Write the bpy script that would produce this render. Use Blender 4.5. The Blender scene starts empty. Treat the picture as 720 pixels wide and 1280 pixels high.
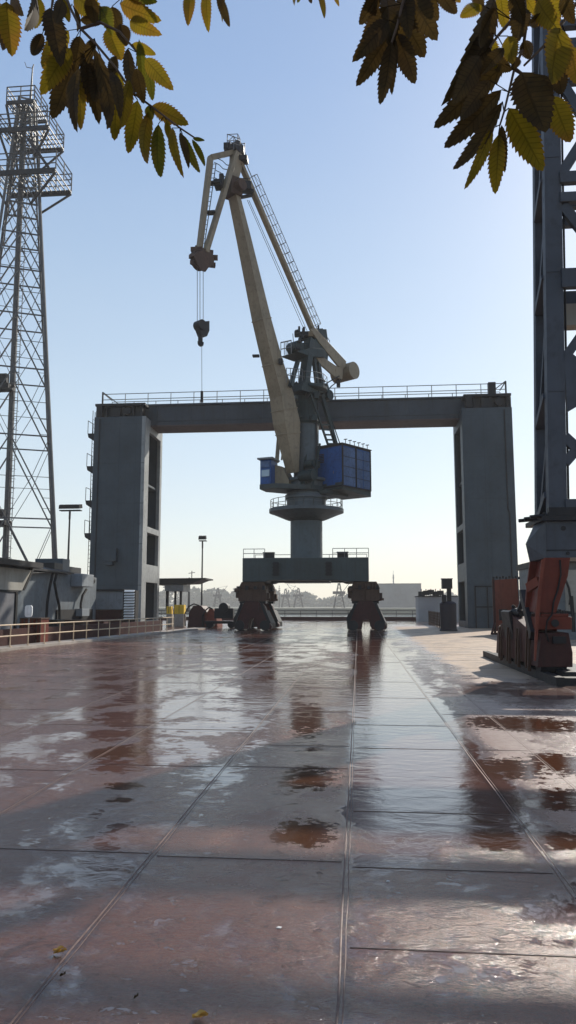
import bpy, math, random
from mathutils import Vector as V, Matrix
random.seed(7)
R = math.radians
scene = bpy.context.scene
col = scene.collection

# ------------------------------------------------------------------ camera
H = 1.75; YAW = R(5.4); PITCH = R(7.22); F = 924.0
cam = bpy.data.cameras.new('camera'); cam.sensor_fit = 'VERTICAL'; cam.sensor_height = 36
cam.lens = F / 1280 * 36; cam.clip_end = 6000; cam.clip_start = 0.05
co = bpy.data.objects.new('camera', cam); col.objects.link(co)
co.location = (0, 0, H); co.rotation_euler = (R(90) + PITCH, 0, YAW)
scene.camera = co
CM = Matrix.Rotation(YAW, 3, 'Z') @ Matrix.Rotation(R(90) + PITCH, 3, 'X')
O = V((0, 0, H))
def ray(px, py): return (CM @ V(((px - 360) / F, (640 - py) / F, -1))).normalized()
def at(px, py, Y):            # measured point of the place on the vertical plane at distance Y
    r = ray(px, py); return O + r * (Y / r.y)
def gnd(px, py):
    r = ray(px, py); return O + r * (-H / r.z)
def onpl(px, py, p0, n):
    r = ray(px, py); return O + r * ((p0 - O).dot(n) / r.dot(n))

# ------------------------------------------------------------------ mesh builder
class MB:
    def __init__(s): s.v = []; s.f = []; s.m = []; s.uv = []
    def add(s, vs, fs, mi=0):
        b = len(s.v); s.v += [V(p) for p in vs]
        for f in fs: s.f.append([b + i for i in f]); s.m.append(mi)
        return s
    def box(s, c, d, rz=0, mi=0):
        c = V(c); x, y, z = d[0] / 2, d[1] / 2, d[2] / 2; M = Matrix.Rotation(rz, 3, 'Z')
        vs = [c + M @ V((i * x, j * y, k * z)) for k in (-1, 1) for j in (-1, 1) for i in (-1, 1)]
        return s.add(vs, [(0, 2, 3, 1), (4, 5, 7, 6), (0, 1, 5, 4), (2, 6, 7, 3), (0, 4, 6, 2), (1, 3, 7, 5)], mi)
    def bx(s, x0, x1, y0, y1, z0, z1, mi=0):
        return s.box(((x0 + x1) / 2, (y0 + y1) / 2, (z0 + z1) / 2), (abs(x1 - x0), abs(y1 - y0), abs(z1 - z0)), 0, mi)
    def bar(s, a, b, w, h=None, up=(0, 0, 1), mi=0):
        a = V(a); b = V(b); h = w if h is None else h; d = (b - a)
        if d.length < 1e-6: return s
        d.normalize(); u = V(up)
        if abs(d.dot(u)) > .98: u = V((1, 0, 0))
        x = d.cross(u).normalized(); y = x.cross(d).normalized()
        vs = [p + x * (i * w / 2) + y * (j * h / 2) for p in (a, b) for i, j in ((-1, -1), (1, -1), (1, 1), (-1, 1))]
        return s.add(vs, [(0, 1, 2, 3), (7, 6, 5, 4), (0, 4, 5, 1), (1, 5, 6, 2), (2, 6, 7, 3), (3, 7, 4, 0)], mi)
    def tube(s, a, b, r, r2=None, n=8, cap=True, mi=0):
        a = V(a); b = V(b); r2 = r if r2 is None else r2; d = (b - a)
        if d.length < 1e-6: return s
        d.normalize(); u = V((0, 0, 1)) if abs(d.z) < .95 else V((1, 0, 0))
        x = d.cross(u).normalized(); y = x.cross(d)
        vs = [p + (x * math.cos(2 * math.pi * i / n) + y * math.sin(2 * math.pi * i / n)) * q for p, q in ((a, r), (b, r2)) for i in range(n)]
        fs = [(i, (i + 1) % n, n + (i + 1) % n, n + i) for i in range(n)]
        if cap: fs += [tuple(range(n))[::-1], tuple(range(n, 2 * n))]
        return s.add(vs, fs, mi)
    def path(s, pts, r, n=6, mi=0):
        for a, b in zip(pts, pts[1:]): s.tube(a, b, r, n=n, mi=mi)
        return s
    def lathe(s, c, prof, n=24, mi=0):        # prof: (r, z) from bottom to top, closed with caps
        c = V(c); vs = [c + V((r * math.cos(2 * math.pi * i / n), r * math.sin(2 * math.pi * i / n), z)) for r, z in prof for i in range(n)]
        fs = []
        for k in range(len(prof) - 1):
            for i in range(n):
                fs.append((k * n + i, k * n + (i + 1) % n, (k + 1) * n + (i + 1) % n, (k + 1) * n + i))
        fs += [tuple(range(n))[::-1], tuple(range((len(prof) - 1) * n, len(prof) * n))]
        return s.add(vs, fs, mi)
    def prism(s, poly, ext, mi=0):
        poly = [V(p) for p in poly]; e = V(ext); n = len(poly)
        nn = V((0, 0, 0))
        for i in range(n): nn += (poly[i] - poly[0]).cross(poly[(i + 1) % n] - poly[0])
        if nn.dot(e) > 0: poly = poly[::-1]
        vs = poly + [p + e for p in poly]
        fs = [tuple(range(n)), tuple(range(n, 2 * n))[::-1]] + [(i, n + i, n + (i + 1) % n, (i + 1) % n) for i in range(n)]
        return s.add(vs, fs, mi)
    def loft(s, rings, mi=0):
        n = len(rings[0]); vs = [p for r in rings for p in r]; fs = []
        for k in range(len(rings) - 1):
            for i in range(n):
                fs.append((k * n + i, k * n + (i + 1) % n, (k + 1) * n + (i + 1) % n, (k + 1) * n + i))
        fs += [tuple(range(n))[::-1], tuple(range((len(rings) - 1) * n, len(rings) * n))]
        return s.add(vs, fs, mi)
    def rail(s, pts, h=1.1, r=.03, step=1.5, mids=1, closed=False):
        pts = [V(p) for p in pts]
        if closed: pts = pts + [pts[0]]
        for a, b in zip(pts, pts[1:]):
            n = max(1, round((b - a).length / step))
            for i in range(n + 1):
                p = a.lerp(b, i / n); s.tube(p, p + V((0, 0, h)), r, n=5)
            for k in range(mids + 1):
                z = V((0, 0, h * (k + 1) / (mids + 1))); s.tube(a + z, b + z, r, n=5)
        return s
    def build(s, name, mats, parent=None, smooth=False, bevel=0, kind=None):
        root = parent
        while root is not None and root.parent is not None: root = root.parent
        off = root.location if root is not None else V((0, 0, 0))
        loc = V((0, 0, 0))
        if parent is None and s.v:
            xs = [p.x for p in s.v]; ys = [p.y for p in s.v]; zs = [p.z for p in s.v]
            loc = V(((min(xs) + max(xs)) / 2, (min(ys) + max(ys)) / 2, min(zs))); off = loc
        me = bpy.data.meshes.new(name)
        me.from_pydata([tuple(p - off) for p in s.v], [], s.f)
        if not isinstance(mats, (list, tuple)): mats = [mats]
        for m in mats: me.materials.append(m)
        me.polygons.foreach_set('material_index', s.m)
        if s.uv:
            ul = me.uv_layers.new(name='UVMap'); fl = [c for uv in s.uv for c in uv]
            ul.data.foreach_set('uv', fl)
        if smooth: me.polygons.foreach_set('use_smooth', [True] * len(me.polygons))
        me.update()
        o = bpy.data.objects.new(name, me); col.objects.link(o)
        if parent: o.parent = parent
        else: o.location = loc
        if smooth:
            try: me.set_sharp_from_angle(angle=R(40))
            except Exception: pass
        if bevel:
            b = o.modifiers.new('bevel', 'BEVEL'); b.width = bevel; b.segments = 2; b.limit_method = 'ANGLE'; b.angle_limit = R(40)
        if kind: o['kind'] = kind
        return o
def tag(o, label, cat, group=None):
    o['label'] = label; o['category'] = cat
    if group: o['group'] = group
    return o
def thing(name, loc, label, cat, group=None):
    o = bpy.data.objects.new(name, None); col.objects.link(o); o.location = loc
    o.empty_display_size = .3
    return tag(o, label, cat, group)
def lab(o, t): o['label'] = t; return o

# ------------------------------------------------------------------ materials
def newmat(name):
    m = bpy.data.materials.new(name); m.use_nodes = True; nt = m.node_tree
    return m, nt, nt.nodes, nt.links, nt.nodes['Principled BSDF']
def noise(N, L, vec, scale, detail=4, rough=.55, dist=0):
    t = N.new('ShaderNodeTexNoise'); t.inputs['Scale'].default_value = scale
    t.inputs['Detail'].default_value = detail; t.inputs['Roughness'].default_value = rough
    t.inputs['Distortion'].default_value = dist
    L.new(vec, t.inputs['Vector']); return t.outputs['Fac']
def ramp(N, L, fac, stops, interp='LINEAR'):
    r = N.new('ShaderNodeValToRGB'); r.color_ramp.interpolation = interp; e = r.color_ramp.elements
    while len(e) < len(stops): e.new(.5)
    for i, (p, c) in enumerate(stops):
        e[i].position = p; e[i].color = (c, c, c, 1) if isinstance(c, (int, float)) else (*c, 1)
    L.new(fac, r.inputs['Fac']); return r.outputs['Color']
def mix(N, L, fac, a, b, mode='MIX'):
    m = N.new('ShaderNodeMix'); m.data_type = 'RGBA'; m.blend_type = mode; m.clamp_result = False
    for s, x in ((m.inputs[0], fac), (m.inputs[6], a), (m.inputs[7], b)):
        if isinstance(x, (int, float)): s.default_value = x if s == m.inputs[0] else (x, x, x, 1)
        elif isinstance(x, tuple): s.default_value = (*x, 1)
        else: L.new(x, s)
    return m.outputs[2]
def math_(N, L, op, a, b=None, c=None, clamp=False):
    m = N.new('ShaderNodeMath'); m.operation = op; m.use_clamp = clamp
    for s, x in zip(m.inputs, (a, b, c)):
        if x is None: continue
        if isinstance(x, (int, float)): s.default_value = x
        else: L.new(x, s)
    return m.outputs[0]
def pos(N): return N.new('ShaderNodeNewGeometry').outputs['Position']
def mapv(N, L, v, sc):
    m = N.new('ShaderNodeMapping'); m.inputs['Scale'].default_value = sc; L.new(v, m.inputs['Vector']); return m.outputs[0]
def bump(N, L, b, h, strength=.3, dist=.02, prev=None):
    n = N.new('ShaderNodeBump'); n.inputs['Strength'].default_value = strength; n.inputs['Distance'].default_value = dist
    L.new(h, n.inputs['Height'])
    if prev: L.new(prev, n.inputs['Normal'])
    if b: L.new(n.outputs[0], b.inputs['Normal'])
    return n.outputs[0]
def paint(name, c, rough=.5, dirt=(.09, .06, .045), amount=.35, scale=1.0, streak=True, metal=0, panel=None):
    """weathered painted steel: faded patches, grime, rust runs"""
    dirt = tuple(x * .38 for x in dirt) if max(c) < .3 else dirt
    m, nt, N, L, b = newmat(name); p = pos(N)
    big = noise(N, L, p, .45 * scale, 5); mid = noise(N, L, p, 3.2 * scale, 6, .65)
    base = mix(N, L, ramp(N, L, big, [(.3, 0.0), (.7, 1.0)]), tuple(x * .82 for x in c), tuple(min(1, x * 1.2 + .002) for x in c))
    gr = ramp(N, L, mid, [(.5, 0.0), (.72, 1.0)])
    if streak:
        st = noise(N, L, mapv(N, L, p, (3 * scale, 3 * scale, .18 * scale)), 1.6, 5, .6)
        gr2 = ramp(N, L, st, [(.52, 0.0), (.75, 1.0)]); gr = math_(N, L, 'MAXIMUM', gr, gr2)
    fac = math_(N, L, 'MULTIPLY', gr, amount)
    colr = mix(N, L, fac, base, dirt)
    if panel:
        sx, sz = panel
        sep = N.new('ShaderNodeSeparateXYZ'); L.new(p, sep.inputs[0])
        xy = math_(N, L, 'ADD', sep.outputs[0], sep.outputs[1])
        for comp, sp in ((xy, sx), (sep.outputs[2], sz)):
            fr = math_(N, L, 'FRACT', math_(N, L, 'DIVIDE', comp, sp))
            ln = math_(N, L, 'LESS_THAN', fr, .03 / sp)
            colr = mix(N, L, math_(N, L, 'MULTIPLY', ln, .45), colr, tuple(x * .45 for x in c))
    L.new(colr, b.inputs['Base Color'])
    rr = N.new('ShaderNodeMapRange'); L.new(mid, rr.inputs[0]); rr.inputs[3].default_value = rough - .12; rr.inputs[4].default_value = rough + .2
    L.new(rr.outputs[0], b.inputs['Roughness']); b.inputs['Metallic'].default_value = metal; b.inputs['Specular IOR Level'].default_value = .28
    bump(N, L, b, mid, .25, .01)
    return m
M = {}
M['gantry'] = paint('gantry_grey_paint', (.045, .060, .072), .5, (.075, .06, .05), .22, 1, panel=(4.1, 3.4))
M['gantry_sunlit'] = paint('gantry_sunlit_side', (.26, .27, .265), .5, (.10, .07, .05), .4)  # paler gantry grey: sun on the left pillar's inner face put into the colour
M['beam'] = paint('beam_grey_paint', (.042, .053, .065), .5, (.08, .05, .04), .45)
M['beam_red'] = paint('rusty_underside_paint', (.085, .058, .052), .6)
M['portal'] = paint('portal_green_grey_paint', (.042, .056, .056), .5, (.07, .05, .04), .45)
M['column'] = paint('column_blue_grey_paint', (.075, .095, .105), .45, (.08, .06, .05), .4)
M['teal'] = paint('dark_teal_machinery_paint', (0.0154, 0.0315, 0.0336), .5, (.05, .03, .02), .6, 1.5)
M['boom'] = paint('beige_boom_paint', (.235, .19, .125), .5, (.14, .08, .04), .4)
M['rust'] = paint('brown_primer', (.07, .036, .022), .6, (.05, .025, .015), .55, 2)
M['maroon'] = paint('dark_red_primer', (.045, .010, .008), .55, (.03, .015, .012), .55, 2)
M['orange'] = paint('orange_red_paint', (.115, .016, .006), .5, (.06, .02, .012), .4, 1.5)
M['orange2'] = paint('faded_orange_board_paint', (.17, .038, .02), .6, (.09, .035, .02), .5, 1.2)
M['blue'] = paint('blue_sheet_paint', (.012, .075, .26), .45, (.02, .04, .09), .5, 1.2, panel=(50, 1.6))
M['blue2'] = paint('faded_blue_sheet_paint', (.06, .11, .22), .5, (.03, .05, .10), .65, 1.8)
M['dark'] = paint('dark_steel', (0.012, 0.012, 0.0138), .5, (.04, .025, .018), .5, 2)
M['mast'] = paint('lattice_galvanised', (.085, .088, .09), .5, (.08, .06, .05), .4, 2, metal=0)
M['leg'] = paint('crane_leg_blue_grey', (.052, .06, .074), .48, (.07, .055, .05), .35, 1.2)
M['galv'] = paint('galvanised_rail', (0.154, 0.154, 0.154), .45, (.15, .11, .08), .3, 3, metal=.4)
M['tanrail'] = paint('tan_handrail_paint', (.55, .42, .28), .45, (.14, .08, .05), .4, 4)
M['shed'] = paint('shed_grey_paint', (.125, .145, .16), .55, (.10, .08, .06), .4)
M['beige'] = paint('beige_panel_paint', (.30, .285, .25), .6, (.15, .12, .09), .35)
M['door'] = paint('grey_door_paint', (.14, .14, .15), .55)
M['roof'] = paint('dark_roof_sheet', (0.0175, 0.0161, 0.0161), .6, (.03, .02, .02), .4)
M['cab_grey'] = paint('light_grey_box_paint', (.19, .21, .225), .5)
M['yellow'] = paint('yellow_panel_paint', (.75, .48, .03), .5, (.14, .08, .03), .35, 2)
M['white'] = paint('off_white_paint', (.85, .85, .82), .5, (.25, .22, .18), .3, 3)
M['black'] = paint('black_rubber', (.009, .009, .010), .7, (.05, .04, .03), .3, 3, streak=False)
M['conc'] = paint('weathered_concrete', (.34, .30, .26), .85, (.13, .10, .08), .45, 1.5)
M['far'] = paint('far_building_grey', (.16, .16, .16), .8, (.2, .19, .18), .3, .2)
M['farw'] = paint('far_wall_white', (.3, .3, .3), .8, (.25, .24, .22), .3, .5)
M['purple'] = paint('dark_violet_cabinet', (.016, .014, .022), .5)
def glassm():
    m, nt, N, L, b = newmat('cab_glass'); b.inputs['Base Color'].default_value = (.25, .32, .38, 1)
    b.inputs['Roughness'].default_value = .06; b.inputs['Metallic'].default_value = .3; return m
M['glass'] = glassm()

SEAMS = [gnd(20, 1275).x, gnd(425, 1275).x, gnd(700, 1095).x, gnd(2, 1017).x, gnd(2, 920).x, -6.7, -8.5]
def deckmat():
    m, nt, N, L, b = newmat('wet_painted_steel_deck'); p = pos(N)
    sep = N.new('ShaderNodeSeparateXYZ'); L.new(p, sep.inputs[0]); X, Y = sep.outputs[0], sep.outputs[1]
    def mp(v, a, b_, c, d, smooth=True):
        r = N.new('ShaderNodeMapRange'); r.interpolation_type = 'SMOOTHSTEP' if smooth else 'LINEAR'
        L.new(v, r.inputs[0])
        for i, k in zip((1, 2, 3, 4), (a, b_, c, d)): r.inputs[i].default_value = k
        return r.outputs[0]
    n_big = noise(N, L, mapv(N, L, p, (1, .55, 1)), .38, 5, .6, .3)
    n_mid = noise(N, L, mapv(N, L, p, (1, .7, 1)), 1.6, 6, .62, .2)
    n_fine = noise(N, L, p, 14, 5, .65)
    n_rip = noise(N, L, mapv(N, L, p, (1, 1.5, 1)), 13, 4, .6, 1.4)
    n_grit = noise(N, L, p, 120, 3, .7)
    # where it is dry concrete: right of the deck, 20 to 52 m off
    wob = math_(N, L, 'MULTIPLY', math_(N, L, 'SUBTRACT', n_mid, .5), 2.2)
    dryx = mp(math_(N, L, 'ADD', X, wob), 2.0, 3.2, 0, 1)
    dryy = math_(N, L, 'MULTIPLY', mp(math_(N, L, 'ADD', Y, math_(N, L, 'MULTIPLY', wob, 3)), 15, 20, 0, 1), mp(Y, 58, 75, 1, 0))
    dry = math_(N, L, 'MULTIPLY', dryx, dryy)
    # left-hand side is damp rather than wet
    # water film: thick where it stands, thin or gone elsewhere
    n_big2 = noise(N, L, mapv(N, L, p, (1, .8, 1)), .9, 6, .68, .25)
    n_edge = noise(N, L, mapv(N, L, p, (1, 1.2, 1)), 7, 6, .7, .2)
    n_sm = noise(N, L, mapv(N, L, p, (1, 1.0, 1)), 30, 4, .6, .5)
    w = math_(N, L, 'ADD', math_(N, L, 'MULTIPLY', n_big, .36), math_(N, L, 'MULTIPLY', n_big2, .46))
    w = math_(N, L, 'ADD', w, math_(N, L, 'MULTIPLY', n_edge, .18))
    w = math_(N, L, 'ADD', w, math_(N, L, 'MULTIPLY', mp(X, 1.35, 1.8, 0, -.13), mp(Y, 13, 16, 1, 0)))
    w = math_(N, L, 'ADD', w, math_(N, L, 'MULTIPLY', math_(N, L, 'MULTIPLY', mp(X, -1.3, -.95, 0, -.09), mp(X, -.25, -.05, 1, 0)), math_(N, L, 'MULTIPLY', mp(Y, 4.6, 5.4, 0, 1), mp(Y, 10.5, 12.5, 1, 0))))
    lanes = math_(N, L, 'MULTIPLY', mp(X, -.25, .2, 0, 1), mp(X, 1.0, 1.7, 1, 0))
    lanes = math_(N, L, 'MULTIPLY', lanes, mp(Y, 5.6, 7.2, 0, 1))
    w = math_(N, L, 'ADD', w, math_(N, L, 'MULTIPLY', lanes, .16))
    w = math_(N, L, 'ADD', w, mp(X, -12, -3.5, -.05, .03))
    w = math_(N, L, 'ADD', w, mp(Y, 3.0, 8, -.05, .015))
    pool = None
    for (px, py, rx, ry) in ((385, 902, .40, 1.3), (392, 972, .33, .55), (381, 1040, .24, .34), (455, 855, .4, 1.6),
                             (640, 960, .42, .6), (705, 955, .4, .6), (712, 1000, .35, .4), (620, 1050, .2, .26), (655, 905, 1.0, .7),
                             (150, 940, .35, .4), (690, 1050, .22, .25), (155, 982, .2, .16), (148, 1000, .12, .1), (610, 1027, .1, .06), (680, 1005, .3, .2), (560, 905, .3, .4)):
        g = gnd(px, py)
        dx = math_(N, L, 'DIVIDE', math_(N, L, 'SUBTRACT', X, g.x), rx); dy = math_(N, L, 'DIVIDE', math_(N, L, 'SUBTRACT', Y, g.y), ry)
        d2 = math_(N, L, 'ADD', math_(N, L, 'MULTIPLY', dx, dx), math_(N, L, 'MULTIPLY', dy, dy))
        f = math_(N, L, 'SUBTRACT', 1.0, math_(N, L, 'MULTIPLY', d2, .45), clamp=True)
        pool = f if pool is None else math_(N, L, 'MAXIMUM', pool, f)
    nn = math_(N, L, 'ADD', math_(N, L, 'MULTIPLY', n_big2, .25), math_(N, L, 'MULTIPLY', n_edge, .6))
    nn = math_(N, L, 'ADD', nn, math_(N, L, 'MULTIPLY', n_sm, .15))
    pool = math_(N, L, 'ADD', pool, math_(N, L, 'MULTIPLY', math_(N, L, 'SUBTRACT', nn, .5), 4.0))
    poolm = mp(pool, .52, .60, 0, 1)
    film = mp(w, .475, .55, 0, 1)                       # standing film, mirror-like
    damp = mp(w, .36, .50, 0, 1)                        # damp, semi-gloss
    film = math_(N, L, 'MULTIPLY', film, math_(N, L, 'SUBTRACT', 1.0, dry)); 
    damp = math_(N, L, 'MULTIPLY', damp, math_(N, L, 'SUBTRACT', 1.0, math_(N, L, 'MULTIPLY', dry, .85)))
    small = ramp(N, L, noise(N, L, mapv(N, L, p, (1, 1.25, 1)), 4.2, 7, .72, .4), [(.585, 0.), (.61, 1.)])
    small = math_(N, L, 'MULTIPLY', small, mp(w, .40, .46, 0, 1)); small = math_(N, L, 'MULTIPLY', small, math_(N, L, 'SUBTRACT', 1.0, dry))
    film = math_(N, L, 'MAXIMUM', film, math_(N, L, 'MULTIPLY', small, .9))
    film = math_(N, L, 'MAXIMUM', film, poolm)
    damp = math_(N, L, 'MAXIMUM', damp, film)
    paintc = mix(N, L, ramp(N, L, n_mid, [(.3, 0.), (.7, 1.)]), (.125, .046, .028), (.19, .10, .068))
    paintc = mix(N, L, math_(N, L, 'MULTIPLY', ramp(N, L, n_edge, [(.48, 0.), (.72, 1.)]), .55), paintc, (.20, .135, .115))
    paintc = mix(N, L, math_(N, L, 'MULTIPLY', ramp(N, L, n_sm, [(.5, 0.), (.7, 1.)]), .4), paintc, (.075, .04, .032))
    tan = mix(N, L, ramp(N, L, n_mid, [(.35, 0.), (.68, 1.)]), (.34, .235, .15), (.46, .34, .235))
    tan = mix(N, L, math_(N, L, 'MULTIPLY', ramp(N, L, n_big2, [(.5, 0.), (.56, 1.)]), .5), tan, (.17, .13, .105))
    # grime and rust gathered along the plate seams, coarse grain, tiny stains
    seam = None
    for sx in SEAMS:
        dd = math_(N, L, 'ABSOLUTE', math_(N, L, 'SUBTRACT', X, sx)); dd = math_(N, L, 'SUBTRACT', dd, math_(N, L, 'MULTIPLY', math_(N, L, 'SUBTRACT', n_edge, .5), .16))
        seam = dd if seam is None else math_(N, L, 'MINIMUM', seam, dd)
    seamf = mp(seam, .01, .075, 1, 0)
    paintc = mix(N, L, math_(N, L, 'MULTIPLY', seamf, .7), paintc, (.060, .024, .014))
    n_gr2 = noise(N, L, p, 55, 3, .7); n_gr3 = noise(N, L, p, 260, 2, .6)
    paintc = mix(N, L, math_(N, L, 'MULTIPLY', ramp(N, L, n_gr2, [(.42, 0.), (.62, 1.)]), .45), paintc, mix(N, L, 1.0, paintc, (1.55, 1.5, 1.5), 'MULTIPLY'))
    paintc = mix(N, L, math_(N, L, 'MULTIPLY', ramp(N, L, n_gr3, [(.5, 0.), (.66, 1.)]), .4), paintc, mix(N, L, 1.0, paintc, (.45, .42, .4), 'MULTIPLY'))
    stn = ramp(N, L, noise(N, L, p, 3.3, 6, .75, .6), [(.60, 0.), (.66, 1.)])
    paintc = mix(N, L, math_(N, L, 'MULTIPLY', stn, .65), paintc, (.05, .022, .014))
    sunlit = math_(N, L, 'MULTIPLY', mp(math_(N, L, 'ADD', X, math_(N, L, 'MULTIPLY', wob, .4)), 1.3, 2.4, 0, .75), mp(Y, 4, 8, .2, 1))  # sun patch on the right of the deck, painted as a lighter base colour
    paintc = mix(N, L, sunlit, paintc, mix(N, L, ramp(N, L, n_edge, [(.35, 0.), (.6, 1.)]), (.17, .11, .09), (.40, .31, .27)))
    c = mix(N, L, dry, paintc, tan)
    wetc = mix(N, L, damp, c, mix(N, L, 1.0, c, (.60, .52, .50), 'MULTIPLY'))
    wetc = mix(N, L, poolm, wetc, (.075, .030, .014))
    spk = ramp(N, L, n_grit, [(.64, 0.), (.70, 1.)])
    wetc = mix(N, L, math_(N, L, 'MULTIPLY', spk, math_(N, L, 'MULTIPLY', math_(N, L, 'SUBTRACT', 1.0, film), .4)), wetc, (.36, .31, .29))
    L.new(wetc, b.inputs['Base Color'])
    inv = math_(N, L, 'SUBTRACT', 1.0, damp)
    r1 = math_(N, L, 'ADD', math_(N, L, 'MULTIPLY', inv, .20), .12)
    r1 = math_(N, L, 'ADD', r1, math_(N, L, 'MULTIPLY', n_edge, .06))
    r1 = math_(N, L, 'ADD', r1, math_(N, L, 'MULTIPLY', dry, .3))
    rg = N.new('ShaderNodeMix'); rg.data_type = 'FLOAT'; L.new(film, rg.inputs[0]); L.new(r1, rg.inputs[2]); rg.inputs[3].default_value = .055
    L.new(rg.outputs[0], b.inputs['Roughness'])
    ri = N.new('ShaderNodeMix'); ri.data_type = 'FLOAT'; L.new(damp, ri.inputs[0]); ri.inputs[2].default_value = 1.42; ri.inputs[3].default_value = 1.6
    rj = N.new('ShaderNodeMix'); rj.data_type = 'FLOAT'; L.new(poolm, rj.inputs[0]); L.new(ri.outputs[0], rj.inputs[2]); rj.inputs[3].default_value = 1.5
    rk = N.new('ShaderNodeMix'); rk.data_type = 'FLOAT'; L.new(math_(N, L, 'MULTIPLY', film, math_(N, L, 'SUBTRACT', 1.0, poolm)), rk.inputs[0]); L.new(rj.outputs[0], rk.inputs[2]); rk.inputs[3].default_value = 2.2
    L.new(rk.outputs[0], b.inputs['IOR'])
    hgt = math_(N, L, 'ADD', math_(N, L, 'MULTIPLY', n_rip, .34), math_(N, L, 'MULTIPLY', n_grit, .24))
    hgt = math_(N, L, 'ADD', hgt, math_(N, L, 'MULTIPLY', n_sm, .30))
    hgt = math_(N, L, 'MULTIPLY', hgt, math_(N, L, 'SUBTRACT', 1.0, math_(N, L, 'MULTIPLY', film, .90)))
    n1 = bump(N, L, None, hgt, .8, .016)
    n_wave = noise(N, L, mapv(N, L, p, (1, 1.6, 1)), 2.6, 3, .5, .5)
    bump(N, L, b, n_wave, .22, .03, n1)
    return m
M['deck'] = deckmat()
def simple(name, c, rough, nscale=2, var=.3, bumpd=0):
    m, nt, N, L, b = newmat(name); p = pos(N); n = noise(N, L, p, nscale, 5)
    L.new(mix(N, L, ramp(N, L, n, [(.3, 0.), (.7, 1.)]), tuple(x * (1 - var) for x in c), tuple(x * (1 + var) for x in c)), b.inputs['Base Color'])
    b.inputs['Roughness'].default_value = rough
    if bumpd: bump(N, L, b, n, .5, bumpd)
    return m
M['weld'] = simple('weld_bead_rusty', (.11, .06, .045), .6, 30, .4, .01)
M['joint'] = simple('dark_plate_joint', (.05, .03, .024), .35, 9, .5)
M['land'] = simple('far_bank_soil', (.12, .12, .08), .95, .02)
M['bark'] = simple('tree_bark', (.10, .07, .05), .9, 20, .4, .01)
M['farleaf'] = simple('far_foliage', (.09, .10, .07), .9, .3, .4)
M['stone'] = simple('pale_chip', (.6, .58, .55), .7, 20)
def water():
    m, nt, N, L, b = newmat('harbour_water'); p = pos(N)
    b.inputs['Base Color'].default_value = (.05, .07, .075, 1); b.inputs['Roughness'].default_value = .12
    bump(N, L, b, noise(N, L, mapv(N, L, p, (1, .5, 1)), .8, 5), .6, .15); return m
M['water'] = water()
def leafm(name, c1, c2, trans, edge=(.25, .10, .02)):
    m, nt, N, L, b = newmat(name)
    uv = N.new('ShaderNodeUVMap'); sep = N.new('ShaderNodeSeparateXYZ'); L.new(uv.outputs[0], sep.inputs[0])
    u, v = sep.outputs[0], sep.outputs[1]             # u along the leaf, v = distance from the midrib 0..1
    vein = math_(N, L, 'FRACT', math_(N, L, 'MULTIPLY', math_(N, L, 'SUBTRACT', u, math_(N, L, 'MULTIPLY', v, .13)), 13))
    vein = math_(N, L, 'LESS_THAN', vein, .2); mid = math_(N, L, 'LESS_THAN', v, .07)
    vv = math_(N, L, 'MAXIMUM', vein, mid)
    n = noise(N, L, pos(N), 28, 4); n2 = noise(N, L, pos(N), 9, 3)
    c = mix(N, L, ramp(N, L, n, [(.35, 0.), (.65, 1.)]), c1, c2)
    c = mix(N, L, math_(N, L, 'MULTIPLY', ramp(N, L, n2, [(.5, 0.), (.68, 1.)]), .5), c, edge)
    ed = N.new('ShaderNodeMapRange'); L.new(v, ed.inputs[0]); ed.inputs[1].default_value = .7; ed.inputs[2].default_value = 1.0
    c = mix(N, L, math_(N, L, 'MULTIPLY', ed.outputs[0], .6), c, edge)
    c = mix(N, L, math_(N, L, 'MULTIPLY', vv, .5), c, tuple(x * .4 for x in c1))
    L.new(c, b.inputs['Base Color']); b.inputs['Roughness'].default_value = .6; b.inputs['Specular IOR Level'].default_value = .15
    t = N.new('ShaderNodeBsdfTranslucent'); L.new(c, t.inputs['Color'])
    ms = N.new('ShaderNodeMixShader'); ms.inputs[0].default_value = trans
    L.new(b.outputs[0], ms.inputs[1]); L.new(t.outputs[0], ms.inputs[2])
    L.new(ms.outputs[0], N['Material Output'].inputs['Surface']); return m
M['leafY'] = leafm('yellow_autumn_leaf', (.15, .112, .009), (.21, .145, .010), .6)
M['leafG'] = leafm('olive_green_leaf', (.085, .092, .010), (.13, .115, .011), .6, (.2, .14, .02))
M['leafB'] = leafm('brown_and_shaded_leaf', (.045, .030, .010), (.075, .046, .012), .4, (.04, .022, .01))  # brown leaf; shade from the leaves above is put into the colour too
M['leafD'] = leafm('dry_fallen_leaf', (.42, .25, .06), (.55, .36, .10), .15)
LEAF = [M['leafY'], M['leafG'], M['leafB']]

# ------------------------------------------------------------------ sky, sun
EL, AZ = R(33), R(30)
w = bpy.data.worlds.new('World'); scene.world = w; w.use_nodes = True
N, L = w.node_tree.nodes, w.node_tree.links; bg = N['Background']
sky = N.new('ShaderNodeTexSky'); sky.sky_type = 'NISHITA'; sky.sun_disc = False
sky.sun_elevation = EL; sky.sun_rotation = AZ; sky.air_density = 1.0; sky.dust_density = .7; sky.ozone_density = 1.5
L.new(sky.outputs[0], bg.inputs['Color']); bg.inputs['Strength'].default_value = .05
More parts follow.
